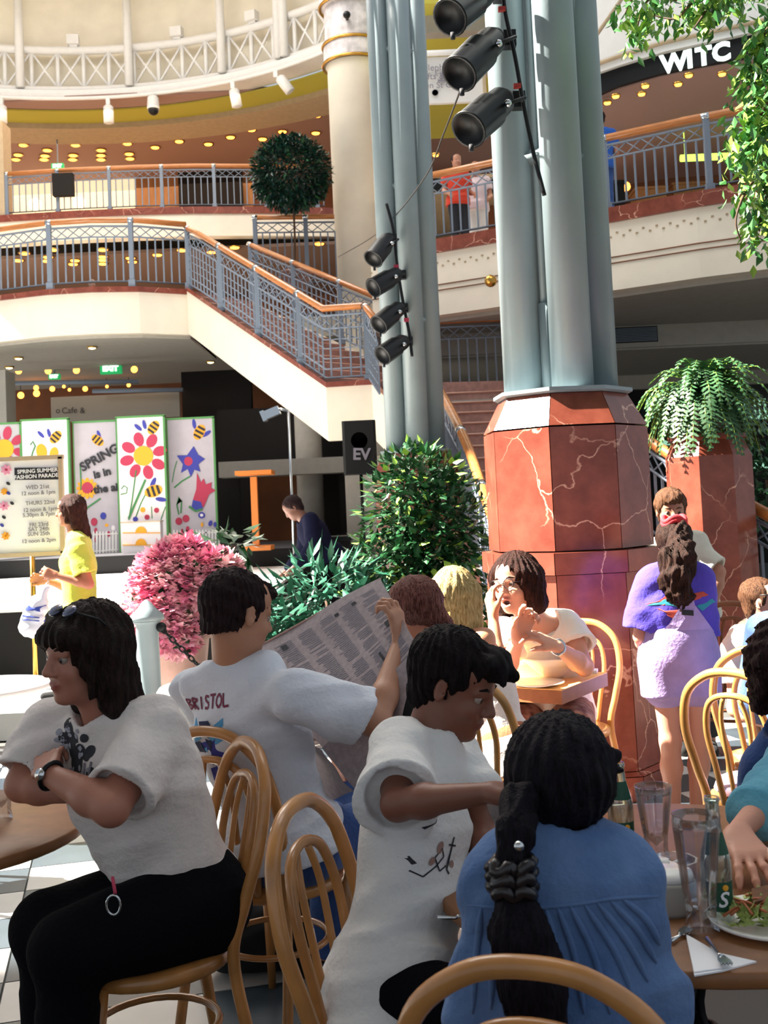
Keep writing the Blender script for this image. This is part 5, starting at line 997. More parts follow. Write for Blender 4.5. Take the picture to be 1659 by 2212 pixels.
def person(label, hp, hf, P, f, hu=(0, 0, 1), hs=1.0, build=1.0, skin='#c48e74', N=None, arms=None, legs='sit', shirt=None, pants=None, hair=None, vox=.006, mouth=0, skinleg=False, lip='#a05a50', eyes=True, eyec='#2a1a10', group=None, loc=None):
    """arms: {'R':(shoulder,elbow,wrist,hand kw), 'L':...}; P pelvis; f torso front"""
    hp = V(hp); P = V(P); f = V(f).normalized(); M = hmat(hp, hf, hu, hs); t = thing('person', label, 'person', loc or (P.x, P.y, 0), 0, group)
    N = V(N) if N is not None else hp-V((hf[0], hf[1], 0)).normalized()*.045*hs-V((0, 0, .175*hs)); up = (N-P).normalized(); r = f.cross(up).normalized(); fr = up.cross(r); R = Matrix((r, fr, up)).transposed(); TL_ = (N-P).length; b = build
    T = lambda x, y, z: P+r*x+fr*y+up*z*TL_
    j = {}
    for s_, q in (('R', 1), ('L', -1)):
        sh = T(q*.165*b, -.005, .93); el = sh+V((0, 0, -.27*b))+r*q*.05; wr = el+fr*.2*b+V((0, 0, -.1)); j[s_] = [sh, el, wr, {}]
        if arms and s_ in arms:
            for k_, v_ in enumerate(arms[s_]):
                if v_ is not None: j[s_][k_] = v_ if k_ == 3 else V(v_)
    def torso(S, g, waist=1.0):
        S.el(T(0, -.01, .04), ((.150+g)*b, (.115+g)*b, .11+g), R, k=.05, w=True).el(T(0, 0, .32), ((.130+g)*b*waist, (.10+g)*b*waist, .15+g), R, k=.07, w=True)
        S.el(T(0, .0, .64), ((.158+g)*b, (.112+g)*b, .17+g), R, k=.06, w=True)
        S.rc(j['R'][0]-r*.02, j['L'][0]+r*.02, .046+g*.6, .046+g*.6, k=.06, w=True)
        for q in (-1, 1): S.rc(N-up*.02-r*q*.02, T(q*.12*b, -.01, .93), .045+g, .042+g, k=.04, w=True)
    S = Sdf(); torso(S, -.012); S.rc(M@V((0, -.025, -.045)), N-up*.03, .053*hs, .058*hs, k=.03, w=True); S.rc(M@V((0, .0, -.07)), N+fr*.02-up*.02, .040*hs, .045*hs, k=.03, w=True)
    for s_, q in (('R', 1), ('L', -1)):
        sh, el, wr, hk = j[s_]; S.rc(sh, sh.lerp(el, .45), .050*b, .047*b, k=.03, w=True).rc(sh.lerp(el, .45), el, .046*b, .037*b, k=.02, w=True).rc(el, el.lerp(wr, .3), .038*b, .039*b, k=.02, w=True).rc(el.lerp(wr, .3), wr, .039*b, .0235*b, k=.02, w=True)
        d = hk.get('d', tuple((wr-el))); nn = hk.get('n', tuple(-r*q)); kw = {k_: v_ for k_, v_ in hk.items() if k_ not in ('d', 'n')}
        # thumb side: for a right hand with palm normal n and finger direction d the thumb is at n x d
        kw['thumb'] = kw.get('thumb', (-1 if s_ == 'R' else 1)); S_hand = hand(S, wr, d, nn, s=kw.pop('s', hs*.98), **kw)
    K = {}
    if legs:
        for s_, q in (('R', 1), ('L', -1)):
            hip = T(q*.085*b, 0, -.0)
            if legs == 'sit': kn = hip+f*.42+r*q*.05+V((0, 0, -.02)); an = V((kn.x, kn.y, .09))-f*.04
            elif legs == 'stand': kn = hip-V((0, 0, (hip.z-(loc[2] if loc else 0))*.47)); an = V((hip.x, hip.y, .08+(loc[2] if loc else 0)))
            else: kn, an = (V(x) for x in legs[s_])
            K[s_] = (hip, kn, an)
            S.rc(hip, kn, .072*b, .05*b, k=.04, w=True).rc(kn, kn.lerp(an, .35), .049*b, .050*b, k=.03, w=True).rc(kn.lerp(an, .35), an, .050*b, .034*b, k=.03, w=True)
            ff = f if legs == 'sit' else V((f.x, f.y, 0)).normalized(); S.rc(an-ff*.03-V((0, 0, .04)), an+ff*.14-V((0, 0, .055)), .034, .024, k=.03, w=True)
    head_sdf(S, M, mouth); body = mesh_sdf(S, vox, name='body', mat_=skin_m, parent=t, colf=face_col(M, skin, lip, mouth=mouth))
    if eyes:
        for q in (-1, 1):
            c = M@V((q*.031, .0700, -.001)); rr = .0128*hs; g = MB().sphere(c, rr, 20, 14); o = g.build('eye', eyew, t); ca = o.data.color_attributes.new('Col', 'FLOAT_COLOR', 'POINT'); fd = M.to_3x3().normalized()@V((0, 1, -.05)).normalized()
            for i, v_ in enumerate(o.data.vertices):
                a = (v_.co-c).normalized().dot(fd); ca.data[i].color = (*(lin('#948379') if a < .80 else lin(eyec) if a < .975 else (.01, .01, .01)), 1)
            if hair and hair.get('brow', True): MB().tube([M@V((q*.014, .086, .021)), M@V((q*.03, .084, .027)), M@V((q*.047, .072, .023))], [.0035*hs, .004*hs, .002*hs], 6).build('eyebrow', hair['m'], t)
    if hair: hair_build(t, M, hair, hs, max(.004, vox))
    out = {'t': t, 'T': T, 'j': j, 'M': M, 'N': N, 'up': up, 'r': r, 'fr': fr, 'K': K, 'body': body}
    if shirt:
        g = shirt.get('g', .016); S = Sdf(); torso(S, g, shirt.get('waist', 1.0)); L = shirt.get('sleeve', .62); lo = shirt.get('hem', -.12)
        if lo < 0: S.cc(T(0, -.01, .15), T(0, -.015, lo), (.14+g)*b, (.15+g+shirt.get('flare', .01))*b, k=.06)
        S.rc(N-up*.05, N-up*.01, .07, .062*hs+g*.5, k=.03, w=True)
        for s_, q in (('R', 1), ('L', -1)):
            if L <= 0: continue
            sh, el, wr, hk = j[s_]; w_ = shirt.get('wide', .028)
            if L <= 1: e = sh.lerp(el, L); S.rc(sh, sh.lerp(e, .6), .050*b+g*.5, .048*b+w_*.8, k=.04, w=True).cc(sh, e, .048*b+g*.5, .047*b+w_, k=.02)
            else:
                e = el.lerp(wr, L-1); S.rc(sh, el, .052*b+g*.6, .044*b+g, k=.04, w=True).rc(el, el.lerp(e, .9), .044*b+g, .030*b+g, k=.03, w=True).cc(el, e, .042*b+g, .028*b+g*.9, k=.02)
        for s_ in ('R', 'L'):
            if 0 < L <= 1: sh, el = j[s_][0], j[s_][1]; e = sh.lerp(el, L); dd = (el-sh).normalized(); q_ = .047*b+shirt.get('wide', .028)-.024; S.cc(e-dd*.03, e+dd*.03, q_, q_, k=.006, op='s')
        S.cut(T(0, 0, lo), tuple(-up), k=.01)
        nk = shirt.get('neck', .062)*hs
        S.cc(N-up*.02+fr*.012, N+up*.09+fr*.02, nk, nk*1.35, k=.008, op='s')
        for pr in shirt.get('extra', ()): pr(S, out)
        o = mesh_sdf(S, shirt.get('vox', max(vox, .006)), wrinkle=shirt.get('wr', (.0035, 42, 1.0)), name=shirt.get('name', 'shirt'), mat_=shirt['m'], parent=t, smooth_it=1); out['shirt'] = o
        if shirt.get('band'):
            c = N-up*.004+fr*.018; MB().tube([c+r*(nk*1.12*math.cos(a))+fr*(nk*1.16*math.sin(a))+up*(.012-.030*max(0, math.sin(a))) for a in [k_*math.tau/28 for k_ in range(28)]], .006, 8, True).build('collar', shirt['band'], t)
    if pants and K:
        g = pants.get('g', .012); S = Sdf(); S.el(T(0, -.01, .04), ((.153+g)*b, (.118+g)*b, .12+g), R, k=.05, w=True).el(T(0, -.01, .16), ((.140+g)*b, (.105+g)*b, .09+g), R, k=.05, w=True); L = pants.get('len', 2)
        if pants.get('high'): S.el(T(0, -.01, .30), ((.132+g)*b, (.105+g)*b, .10), R, k=.05, w=True).cut(T(0, 0, .42), tuple(up), k=.01)
        for s_ in ('R', 'L'):
            hip, kn, an = K[s_]
            if L <= 1: e = hip.lerp(kn, L); S.rc(hip, hip.lerp(e, .8), .085*b+g, .075*b+g, k=.04, w=True).cc(hip, e, .085*b+g, .068*b+g*1.6, k=.02)
            else: th = pants.get('thick', 0); S.rc(hip, kn, .082*b+g+th, .056*b+g+th*.6, k=.05, w=True).rc(kn, kn.lerp(an, .6), .056*b+g, .05*b+g, k=.03, w=True).cc(kn.lerp(an, .3), an, .052*b+g, .045*b+g, k=.02)
        out['pants'] = mesh_sdf(S, pants.get('vox', max(vox, .008)), wrinkle=pants.get('wr', (.003, 24, 2.0)), name=pants.get('name', 'trousers'), mat_=pants['m'], parent=t)
        if legs and L > 1.5:
            for s_ in ('R', 'L'): hip, kn, an = K[s_]; ff = V((f.x, f.y, 0)).normalized(); mesh_sdf(Sdf().rc(an-ff*.04-V((0, 0, .045)), an+ff*.17-V((0, 0, .055)), .042, .032, k=.02, w=True).cut((an.x, an.y, an.z-.088), (0, 0, -1)), .008, name='shoe', mat_=pants.get('shoe', 'blackmat'), parent=t)
    return out
def hair_build(t, M, H, hs, vox):
    S = Sdf(M); st = H['style']; v = H.get('vol', 1.0)
    if st == 'short':
        S.el((0, -.026, .036), (.081*v, .098*v, .088*v)).el((0, -.05, -.03), (.062*v, .055*v, .07)).cut((0, .088, .062), (0, .70, -.71), w=False).cut((0, -.04, H.get('nape', -.085)), (0, .25, -1), w=False)
        for q in (-1, 1): S.rc((q*.071, .018, .03), (q*.072, .010, -.012), .010, .006, k=.012)
        if H.get('tuft'): S.rc((-.02, .075, .08), (.03, .082, .07), .024, .014, k=.03)
        if H.get('quiff'): S.rc((-.03, .075, .085), (.03, .075, .085), .03, .03, k=.03).rc((0, .08, .08), (.0, .125, .075), .024, .012, k=.03).rc((.02, .09, .08), (.035, .118, .06), .018, .008, k=.02)
        for q in (-1, 1): S.el((q*.086, -.006, -.006), (.014, .022, .032), k=.01, op='s')
    else:
        S.el((0, -.026, .034), (.084*v, .100*v, .092*v), k=.03)
        L = H.get('len', .2); bk = H.get('back', .05)
        if st in ('long', 'bob', 'mullet'):
            for x, y in ((-.055, -.06), (0, -.085), (.055, -.06), (-.075, -.015), (.075, -.015)):
                l2 = L*(1 if y < -.03 else H.get('side', .9)); S.rc((x, y, .02), (x*H.get('spread', 1.05), y-bk*l2/.2*.4, -.05-l2), .036*v, H.get('tip', .026)*v, k=.035)
        if st == 'pony': S.cut((0, -.04, -.07), (0, .3, -1), w=False)
        S.el((0, .10, -.035), (.060, .075, H.get('facez', .088)), k=.012, op='s')
        if H.get('fringe'): S.rc((-.045, .062, .058), (.045, .062, .058), .030, .030, k=.02); S.rc((-.05, .075, .045), (.05, .075, .045), .016, .016, k=.02)
        if st in ('long', 'bob', 'mullet'): S.rc((-.066, .045, .04), (-.078, .025, -.045-L*.3), .02, .012, k=.03); S.rc((.066, .045, .04), (.078, .025, -.045-L*.3), .02, .012, k=.03)
    for a, b_, ra, rb in H.get('extra', ()): S.rc(a, b_, ra, rb, k=.025)
    c = M@V((0, -.02, 0))
    return mesh_sdf(S, vox, name='hair', mat_=H['m'], parent=t, strands=(.0032*hs, H.get('fr', 26), (c.x, c.y)), wrinkle=H.get('wr'))
def hv(p, q): return V(p)+V(q)
# ---------------------------------------------------------------- the people in the photograph
tee = cloth('white_tee', '#dcdad8'); tee2 = cloth('warm_white_tee', '#d9cfcb'); teeg = cloth('bright_white_tee', '#d5d8e2')
blackp = cloth('black_trousers', '#0b0b10'); jeans = cloth('blue_denim', '#2a4478', var=.2, col2='#3d5c96')
# 1. woman with crossed arms
P = V((-.60, 3.00, .56)); hp = at(180, 1412, 2.90); f1 = V((-.60, -.76, 0))
sR, eR, wR = at(110, 1568, 3.04), at(48, 1695, 2.96), at(178, 1712, 2.88)
sL, eL, wL = at(338, 1590, 2.90), at(240, 1745, 2.68), at(103, 1672, 2.80)
o = person('seated person with dark shoulder-length hair, white printed tee and crossed arms at the small table', hp, (-.70, -.70, -.05), P, f1, hs=1.03, build=1.12, skin='#a8705c', vox=.0055,
  N=at(240, 1545, 2.96), arms={'R': (sR, eR, wR, dict(d=(.8, -.3, .1), n=(.1, -.2, -1), curl=20)), 'L': (sL, eL, wL, dict(d=(-.25, .85, .35), n=(.3, .3, -.7), curl=(40, 45, 50, 55), s=.9))},
  shirt=dict(m=tee2, g=.03, sleeve=.84, wide=.038, hem=.10, wr=(.006, 34, .4), neck=.064, band=mat('dark_green_collar', '#2b3a34', .9)), pants=dict(m=blackp, thick=.028), legs={'L': (V((-.80, 2.68, .58)), V((-.82, 2.72, .09))), 'R': (V((-.89, 2.82, .58)), V((-.88, 2.84, .09)))}, lip='#8f4038',
  hair=dict(m=hairmat('near_black_hair', '#17100f', '#2b1c18'), style='mullet', len=.15, fringe=True, vol=1.10, back=.13, facez=.080, tip=.034, side=.55, spread=1.0, fr=22))
tr_ = bvh(o['shirt']); T = o['T']; fr, r, up = o['fr'], o['r'], o['up']; rnd = random.Random(2); c0 = hitpx(tr_, 168, 1615) or T(0, 0, .5)
bl = [oval(rnd.gauss(0, .03), rnd.uniform(-.10, .07), rnd.uniform(.008, .02), rnd.uniform(.01, .025), rnd.uniform(0, 3)) for _ in range(34)]
decal(tr_, c0, -r, up, bl, 'ink', o['t'], 'shirt_print', .0018, .09); decal(tr_, c0, -r, up, [oval(rnd.gauss(0, .03), rnd.uniform(-.08, .07), .005, .008, rnd.uniform(0, 3), 8) for _ in range(20)], mat('grey_print', '#9a9aa4', .9), o['t'], 'shirt_print', .0030)
decal(tr_, c0, -r, up, [oval(-.055+rnd.gauss(0, .012), .03+rnd.gauss(0, .018), .008, .012, 1) for _ in range(8)], mat('grey_print', '#9a9aa4', .9), o['t'], 'shirt_print')
for q in (-.012, .012):
    pts = []
    for k in range(9):
        z = .86-.045*k; p = T(-.02+q*(1-k/9), .0, z)+fr*.3; h = tr_.ray_cast(p, -fr, .5); pts.append((h[0] if h[0] is not None else p-fr*.2)+fr*.004)
    pts = [pts[0]]+[b_ for a_, b_ in zip(pts, pts[1:]) if (b_-a_).length < .04][:6]
    MB().tube(pts, .003, 6).build('lanyard', 'greyink', o['t'])
cN = o['N']+up*.008+fr*.022; MB().tube([cN+r*(.072*math.cos(a))+fr*(.074*math.sin(a))+up*(.006-.030*max(0, math.sin(a))) for a in [k*math.tau/28 for k in range(28)]], .0045, 8, True).build('collar_stripe', 'paper', o['t'])
w = wL; d = (wL-eL).normalized(); x, y = frame(d); t = thing('wristwatch', 'silver wristwatch on the crossed-arms person', 'watch', w); MB().tube([w-d*.012+x*.034*math.cos(a)+y*.034*math.sin(a) for a in [k*math.tau/20 for k in range(20)]], .006, 8, True).build('strap', 'black', t); MB().lathe([(.0, .034), (.014, .033), (.015, .038), (.0, .040)], w-d*.012, 16, R=Matrix((d, d.cross(V((-.5, -.8, .3)).normalized()), V((-.5, -.8, .3)).normalized())).transposed()).build('dial', 'chrome', t)
M = o['M']; t = thing('sunglasses', 'dark sunglasses pushed up on the black hair', 'sunglasses', M@V((0, .05, .12)))
for q in (-1, 1): MB().sphere(M@V((q*.034, .048, .115)), (.026, .02, .008), 16, 8, R=M.to_3x3().normalized()@Matrix.Rotation(-.7, 3, 'X')).build('lens', mat('smoky_lens', '#5a5c70', .05, metal=.6), t); MB().tube([M@V((q*.058, .045, .112)), M@V((q*.09, .0, .09)), M@V((q*.088, -.04, .05))], .003, 6).build('temple', 'black', t)
MB().tube([M@V((-.012, .055, .12)), M@V((.012, .055, .12))], .003, 6).build('bridge', 'black', t)
kp = at(252, 1945, 2.60); t = thing('key_ring', 'silver key ring with red cord hanging at the black trousers', 'keyring', kp); MB().tube([kp+V((.016*math.cos(a), -.03, .022*math.sin(a))) for a in [k*math.tau/16 for k in range(16)]], .0028, 6, True).build('ring', 'chrome', t); MB().tube([at(243, 1895, 2.60), at(249, 1930, 2.57)], .004, 6).build('cord', 'red', t)
# 2. newspaper reader
hp = at(517, 1326, 3.36); f2 = V((.52, .85, .0)); P = V((-.345, 3.44, .56)); 
sL, sR = at(415, 1490, 3.60), at(640, 1500, 3.22); eR, wR = at(812, 1562, 3.28), at(866, 1385, 3.52)
o2 = person('seated person with short dark hair in white tee and jeans reading a newspaper, back turned', hp, (.78, .60, -.22), P, f2, hs=1.06, build=1.05, skin='#b07c60', vox=.0055, N=at(498, 1442, 3.42),
  arms={'R': (sR, eR, wR, dict(d=(-.15, .15, 1), n=(-.8, .5, .1), curl=(48, 50, 52, 55), s=1.0)), 'L': (sL, sL+V((.12, .2, -.22)), sL+V((.26, .38, -.05)), dict(curl=40))},
  shirt=dict(m=teeg, g=.028, sleeve=.84, wide=.04, hem=-.02, wr=(.006, 30, 1.7), neck=.06), pants=dict(m=jeans),
  hair=dict(m=hairmat('dark_hair', '#191013', '#2c1c1c'), style='short', vol=1.05, tuft=True, nape=-.052, fr=30))
tr_ = bvh(o2['shirt']); T = o2['T']; fr, r, up = o2['fr'], o2['r'], o2['up']; c0 = hitpx(tr_, 440, 1532) or T(-.06, 0, .62)
def ts(s, size):   # text as polygons for decals: simple stroke font
    G = {'B': [[(0, 0), (0, 1), (.6, .85), (.1, .55), (.65, .3), (0, 0)]], 'R': [[(0, 0), (0, 1), (.6, .8), (0, .5), (.6, 0)]], 'I': [[(.3, 0), (.3, 1)]], 'S': [[(.6, .9), (.2, 1), (.05, .7), (.55, .4), (.5, .05), (0, .1)]], 'T': [[(0, 1), (.7, 1)], [(.35, 1), (.35, 0)]], 'O': [[(.3, 1), (0, .7), (0, .3), (.3, 0), (.6, .3), (.6, .7), (.3, 1)]], 'L': [[(0, 1), (0, 0), (.55, 0)]]}
    out = []; x = 0
    for ch in s:
        for st in G[ch]: out += stroke([(x+a*size, b*size) for a, b in st], size*.2)
        x += size*.82
    return out
mag = mat('maroon_print', '#7a3a50', .9); cyan = mat('cyan_print', '#5aa0d0', .9); navy = mat('navy_print', '#2a3050', .9)
bo = V(c0)
decal(tr_, bo, r, up, [[(x-.08, y) for x, y in P_] for P_ in ts('BRISTOL', .036)], mag, o2['t'], 'shirt_lettering')
decal(tr_, bo, r, up, [[(-.085, -.06), (-.045, -.02), (-.02, -.045), (-.02, -.08), (-.06, -.09)], [(.04, -.05), (.09, -.03), (.085, -.09), (.05, -.10), (.02, -.08)], [(-.02, -.09), (.0, -.1), (.0, -.12), (-.03, -.11)]], cyan, o2['t'], 'shirt_print')
decal(tr_, bo, r, up, [[(-.02, -.03), (.03, -.03), (.045, -.06), (.02, -.08), (-.015, -.06)], [(-.06, -.09), (-.03, -.085), (-.01, -.12), (-.05, -.12)], [(.0, -.08), (.04, -.09), (.02, -.12)]], navy, o2['t'], 'shirt_print', .0028)
decal(tr_, hitpx(tr_, 455, 1640) or T(-.05, 0, .30), r, up, [[(-.03, .05), (.05, .06), (.07, .0), (.0, -.02)], [(-.02, -.03), (.04, -.02), (.02, -.08), (-.03, -.07)]], mat('blue_print', '#3c3c90', .9), o2['t'], 'shirt_print')
# newspaper
newsm = mat('newsprint', '#a09294', .95, var=.12, vscale=60)
t = thing('newspaper', 'open broadsheet newspaper held up by the seated reader', 'newspaper', at(700, 1500, 3.6))
nA, nB, nC, nD = at(822, 1250, 3.78), at(520, 1418, 3.98), at(700, 1618, 3.42), at(905, 1400, 3.40); nE, nF = at(768, 1706, 3.40), at(690, 1740, 3.75)
def sheet(q, nm, nx=14, ny=14, amp=.006, off=0):
    a, b, c, d = q; mb = MB(); nn = (b-a).cross(d-a).normalized(); vs = []
    for sgn in (0, 1):
        for i in range(nx+1):
            for j in range(ny+1):
                u, v = i/nx, j/ny; p = (a*(1-u)+b*u)*(1-v)+(d*(1-u)+c*u)*v; vs.append(p+nn*(amp*math.sin(u*7+v*3)+amp*.6*math.sin(v*9+1)+off+sgn*.0012))
    N_ = (nx+1)*(ny+1); fs = []
    for i in range(nx):
        for j in range(ny): k = i*(ny+1)+j; fs += [(k, k+1, k+ny+2, k+ny+1), (N_+k, N_+k+ny+1, N_+k+ny+2, N_+k+1)]
    mb.add(vs, fs, 0, True); return mb.build(nm, newsm, t), (a, b, c, d, nn)
_, fr1 = sheet((nA, nB, nC, nD), 'page'); sheet((nD, nC, nE, at(865, 1590, 3.3)), 'page', off=.004); sheet((nC+V((0, .01, 0)), nB+V((0, .03, -.12)), nF, nE), 'page', off=.006)
MB().tube([nA+V((0, -.004, 0)), nB+V((0, -.004, 0))], .004, 6).build('folded_edge', 'terracotta', t)
a, b, c, d, nn = fr1; rnd = random.Random(9)
def on_page(u, v, e=-.012): return (a*(1-u)+b*u)*(1-v)+(d*(1-u)+c*u)*v+nn*(.006*math.sin(u*7+v*3)+.0036*math.sin(v*9+1)+e*1)
sgn = 1 if nn.y < 0 else -1
tx = MB()
for col in range(6):
    u0 = .06+col*.155
    for row in range(46):
        v = .10+row*.019; w_ = .12*rnd.uniform(.7, 1)
        if rnd.random() < .12: continue
        e = sgn*.0024; P4 = [on_page(u0, v, e), on_page(u0+w_, v, e), on_page(u0+w_, v+.008, e), on_page(u0, v+.008, e)]; tx.add(P4, [(0, 1, 2, 3)])
tag(tx.build('text_lines', 'greyink', t), kind='stuff')
for u, v, w_, h_ in ((.07, .52, .05, .07), (.2, .13, .03, .03), (.33, .13, .03, .03), (.72, .12, .04, .05), (.25, .74, .02, .09)):
    e = sgn*.004; MB().add([on_page(u, v, e), on_page(u+w_, v, e), on_page(u+w_, v+h_, e), on_page(u, v+h_, e)], [(0, 1, 2, 3)]).build('picture_block', 'ink', t)
# 3. boy
hp = at(985, 1478, 2.66); f3 = V((.90, -.42, 0)); P = V((-.02, 2.42, .55))
sR, sL = at(862, 1655, 2.52), at(985, 1640, 2.80); eR, wR = at(858, 1738, 2.38), at(1060, 1712, 2.24); eL, wL = at(1035, 1790, 2.66), at(1062, 1900, 2.52)
o3 = person('seated boy with dark hair in a white printed tee reaching his arm across the table', hp, (.88, -.40, -.40), P, f3, hu=(.25, -.12, 1), hs=1.00, build=.86, skin='#7c4c3a', vox=.005, N=at(915, 1608, 2.66),
  arms={'R': (sR, eR, wR, dict(d=(1, -.1, -.05), n=(0, .2, -1), curl=35, s=.92)), 'L': (sL, eL, wL, dict(curl=35, s=.9))}, lip='#7a4038',
  shirt=dict(m=tee, g=.028, sleeve=.86, wide=.055, hem=-.16, wr=(.007, 30, .2), neck=.066, flare=.02), pants=dict(m=blackp), hair=dict(m=hairmat('black_hair', '#0e0a0c', '#1c1416'), style='short', vol=1.10, quiff=True, fr=24))
tr_ = bvh(o3['shirt']); T = o3['T']; fr, r, up = o3['fr'], o3['r'], o3['up']; c0 = hitpx(tr_, 962, 1835) or T(.03, 0, .42)
sc_ = lambda P_: [(x*.55, y*.75) for x, y in P_]
decal(tr_, c0, -r, up, [q_ for P_, w_ in (([(-.06+.07*math.cos(a), .01+.075*math.sin(a)) for a in [1.7+q*.36 for q in range(8)]], .008), ([(.03, .04), (.035, -.05), (.05, -.06)], .006), ([(.01, .015), (.06, .02)], .005), ([(-.1, -.075), (-.06, -.085), (-.02, -.05), (.0, -.02), (-.02, 0), (-.04, -.03), (0, -.06), (.03, -.04)], .004)) for q_ in stroke(sc_(P_), w_*.8)], 'ink', o3['t'], 'shirt_lettering')
decal(tr_, c0, -r, up, [sc_(oval(-.03, 0, .014, .018)), sc_(oval(.065, -.03, .016, .01)), sc_(oval(-.045, -.04, .012, .012))], mat('faded_print', '#9a7a70', .9), o3['t'], 'shirt_print')
M = o3['M']; nk = o3['N']; t = thing('necklace', 'thin gold chain round the boy\'s neck', 'necklace', nk); MB().tube([nk+up*(.028-.05*max(0, math.sin(a)))+r*.068*math.cos(a)+fr*(.01+.07*math.sin(a)) for a in [k*math.tau/32 for k in range(32)]], .0018, 5, True).build('chain', 'brass', t)
# 4. girl with ponytail, back to us
hp = at(1213, 1706, 1.97); P = V((.255, 1.90, .53)); f4 = V((.03, 1, 0)); chamb = cloth('blue_chambray', '#4a6796', var=.1, col2='#6480ac')
o4 = person('seated girl seen from behind with a long black ponytail and blue chambray shirt', hp, (.20, .97, -.12), P, f4, hs=.95, build=.74, skin='#7a4c3c', vox=.0055, N=at(1212, 1845, 1.92), eyes=False,
  arms={'R': (at(1335, 1905, 1.90), at(1412, 2180, 1.94), at(1330, 2090, 2.12), dict(curl=30, s=.85)), 'L': (at(1085, 1905, 1.90), at(1040, 2180, 1.95), at(1115, 2090, 2.14), dict(curl=30, s=.85))},
  shirt=dict(m=chamb, g=.030, sleeve=1.9, hem=-.38, wr=(.006, 36, 2.6), neck=.056, flare=.04), pants=dict(m=jeans),
  hair=dict(m=hairmat('jet_hair', '#0d0a10', '#1b151e'), style='pony', vol=1.2, fr=22, facez=.07, extra=[((.05, .06, .06), (.098, .10, .052), .03, .012), ((.06, .05, .03), (.105, .07, .03), .02, .008), ((-.05, -.03, -.02), (-.075, -.05, -.09), .04, .03)]))
tr_ = bvh(o4['shirt']); T = o4['T']; fr, r, up = o4['fr'], o4['r'], o4['up']
S = Sdf(); pts = [at(1122, 1735, 1.85), at(1112, 1800, 1.80), at(1104, 1860, 1.785), at(1108, 1925, 1.775), at(1125, 2020, 1.77), at(1150, 2120, 1.77), at(1165, 2230, 1.77)]; rr = [.036, .028, .021, .026, .044, .052, .045]
for k in range(len(pts)-1): S.rc(pts[k], pts[k+1], rr[k], rr[k+1], k=.02, w=True, flat=((0, 1, 0), 1.5))
mesh_sdf(S, .005, name='ponytail', mat_=MATS['jet_hair'], parent=o4['t'], strands=(.003, 14, (pts[3].x, pts[3].y)))
t = thing('scrunchie', 'dark crinkled scrunchie on the black ponytail', 'scrunchie', pts[2]); rnd = random.Random(1)
for q in (0, 1, 2): MB().tube([pts[2]+(pts[3]-pts[2])*(.1+.4*q)+V(((.030+.005*math.sin(a*7))*math.cos(a), (.026+.004*math.sin(a*5))*math.sin(a)-.004, .006*math.sin(a*6+q))) for a in [k*math.tau/40 for k in range(40)]], .010, 8, True).build('ruffle', mat('dark_satin', '#1a1418', .3), t)
MB().sphere(at(1121, 1828, 1.755), .0085, 10, 8).build('bead', 'chrome', t)
def fold(o, pts, wd, m, parent, nm): decal(bvh(o) if 0 else tr_, T(0, 0, .7), r, up, stroke(pts, wd), m, parent, nm)
# yoke seam and pleats as narrow raised ridges on the cloth
w_ = []
for k in range(21): x = -.17+.34*k/20; w_.append((x, .02+.012*math.cos(x*9)))
def ridge(pts2, rad, nm, m=chamb):
    P3 = [h for h in (hitpx(tr_, x, y) for x, y in spline2(pts2)) if h is not None]
    if len(P3) > 3: MB().tube([h-fr*rad*.1 for h in P3], [rad*min(1, .3+i/4, .3+(len(P3)-1-i)/4) for i in range(len(P3))], 6).build(nm, m, o4['t'])
def spline2(P_): return [(v.x, v.y) for v in spline([V((x, y, 0)) for x, y in P_], 6)]
ridge([(1010, 1955), (1120, 1962), (1230, 1955), (1330, 1940), (1425, 1936)], .0035, 'yoke_seam')
for a_, b_, c_ in (((1180, 1962), (1200, 2060), (1205, 2190)), ((1205, 1960), (1240, 2060), (1262, 2190)), ((1232, 1956), (1282, 2060), (1318, 2190)), ((1262, 1952), (1325, 2050), (1370, 2160)), ((1290, 1948), (1352, 2030), (1400, 2120)), ((1318, 1944), (1378, 2010), (1418, 2080)), ((1345, 1941), (1395, 1985), (1425, 2040)), ((1040, 1960), (1030, 2060), (1020, 2190)), ((1068, 1960), (1066, 2060), (1060, 2180))): ridge((a_, b_, c_), .0065, 'pleat')
mesh_sdf(Sdf().rc(o4['N']-fr*.03-r*.055-up*.01, o4['N']-fr*.062+up*.005, .014, .016, w=True).rc(o4['N']-fr*.062+up*.005, o4['N']-fr*.03+r*.055-up*.01, .016, .014, w=True), .005, name='collar', mat_=chamb, parent=o4['t'])
# 5. blonde with bare shoulders
hp = at(985, 1292, 4.62); P = V((.42, 4.44, .56)); f5 = V((.25, .97, 0))
o5 = person('seated person with long blonde hair and bare shoulders seen from behind at the square table', hp, (.35, .93, 0), P, f5, hs=1.0, build=.95, skin='#c98c6c', vox=.008, eyes=False, N=at(990, 1378, 4.55),
  arms={'R': (at(1040, 1385, 4.50), at(1072, 1440, 4.72), at(1066, 1335, 4.86), dict(d=(-.15, .1, 1), n=(.7, .3, .2), curl=(40, 50, 60, 60)))}, legs='sit',
  shirt=dict(m=tee, name='camisole', g=.010, sleeve=0, hem=-.1, neck=.15, wr=(.003, 40, 1), extra=(lambda S, o: S.cut(o['T'](0, 0, .80), tuple(o['up'])),)), pants=dict(m=cloth('orange_brown_skirt', '#a86848'), len=.8),
  hair=dict(m=hairmat('blonde_hair', '#94794a', '#c8b07c', .5), style='long', len=.19, vol=1.12, back=.05, tip=.034, fr=20))
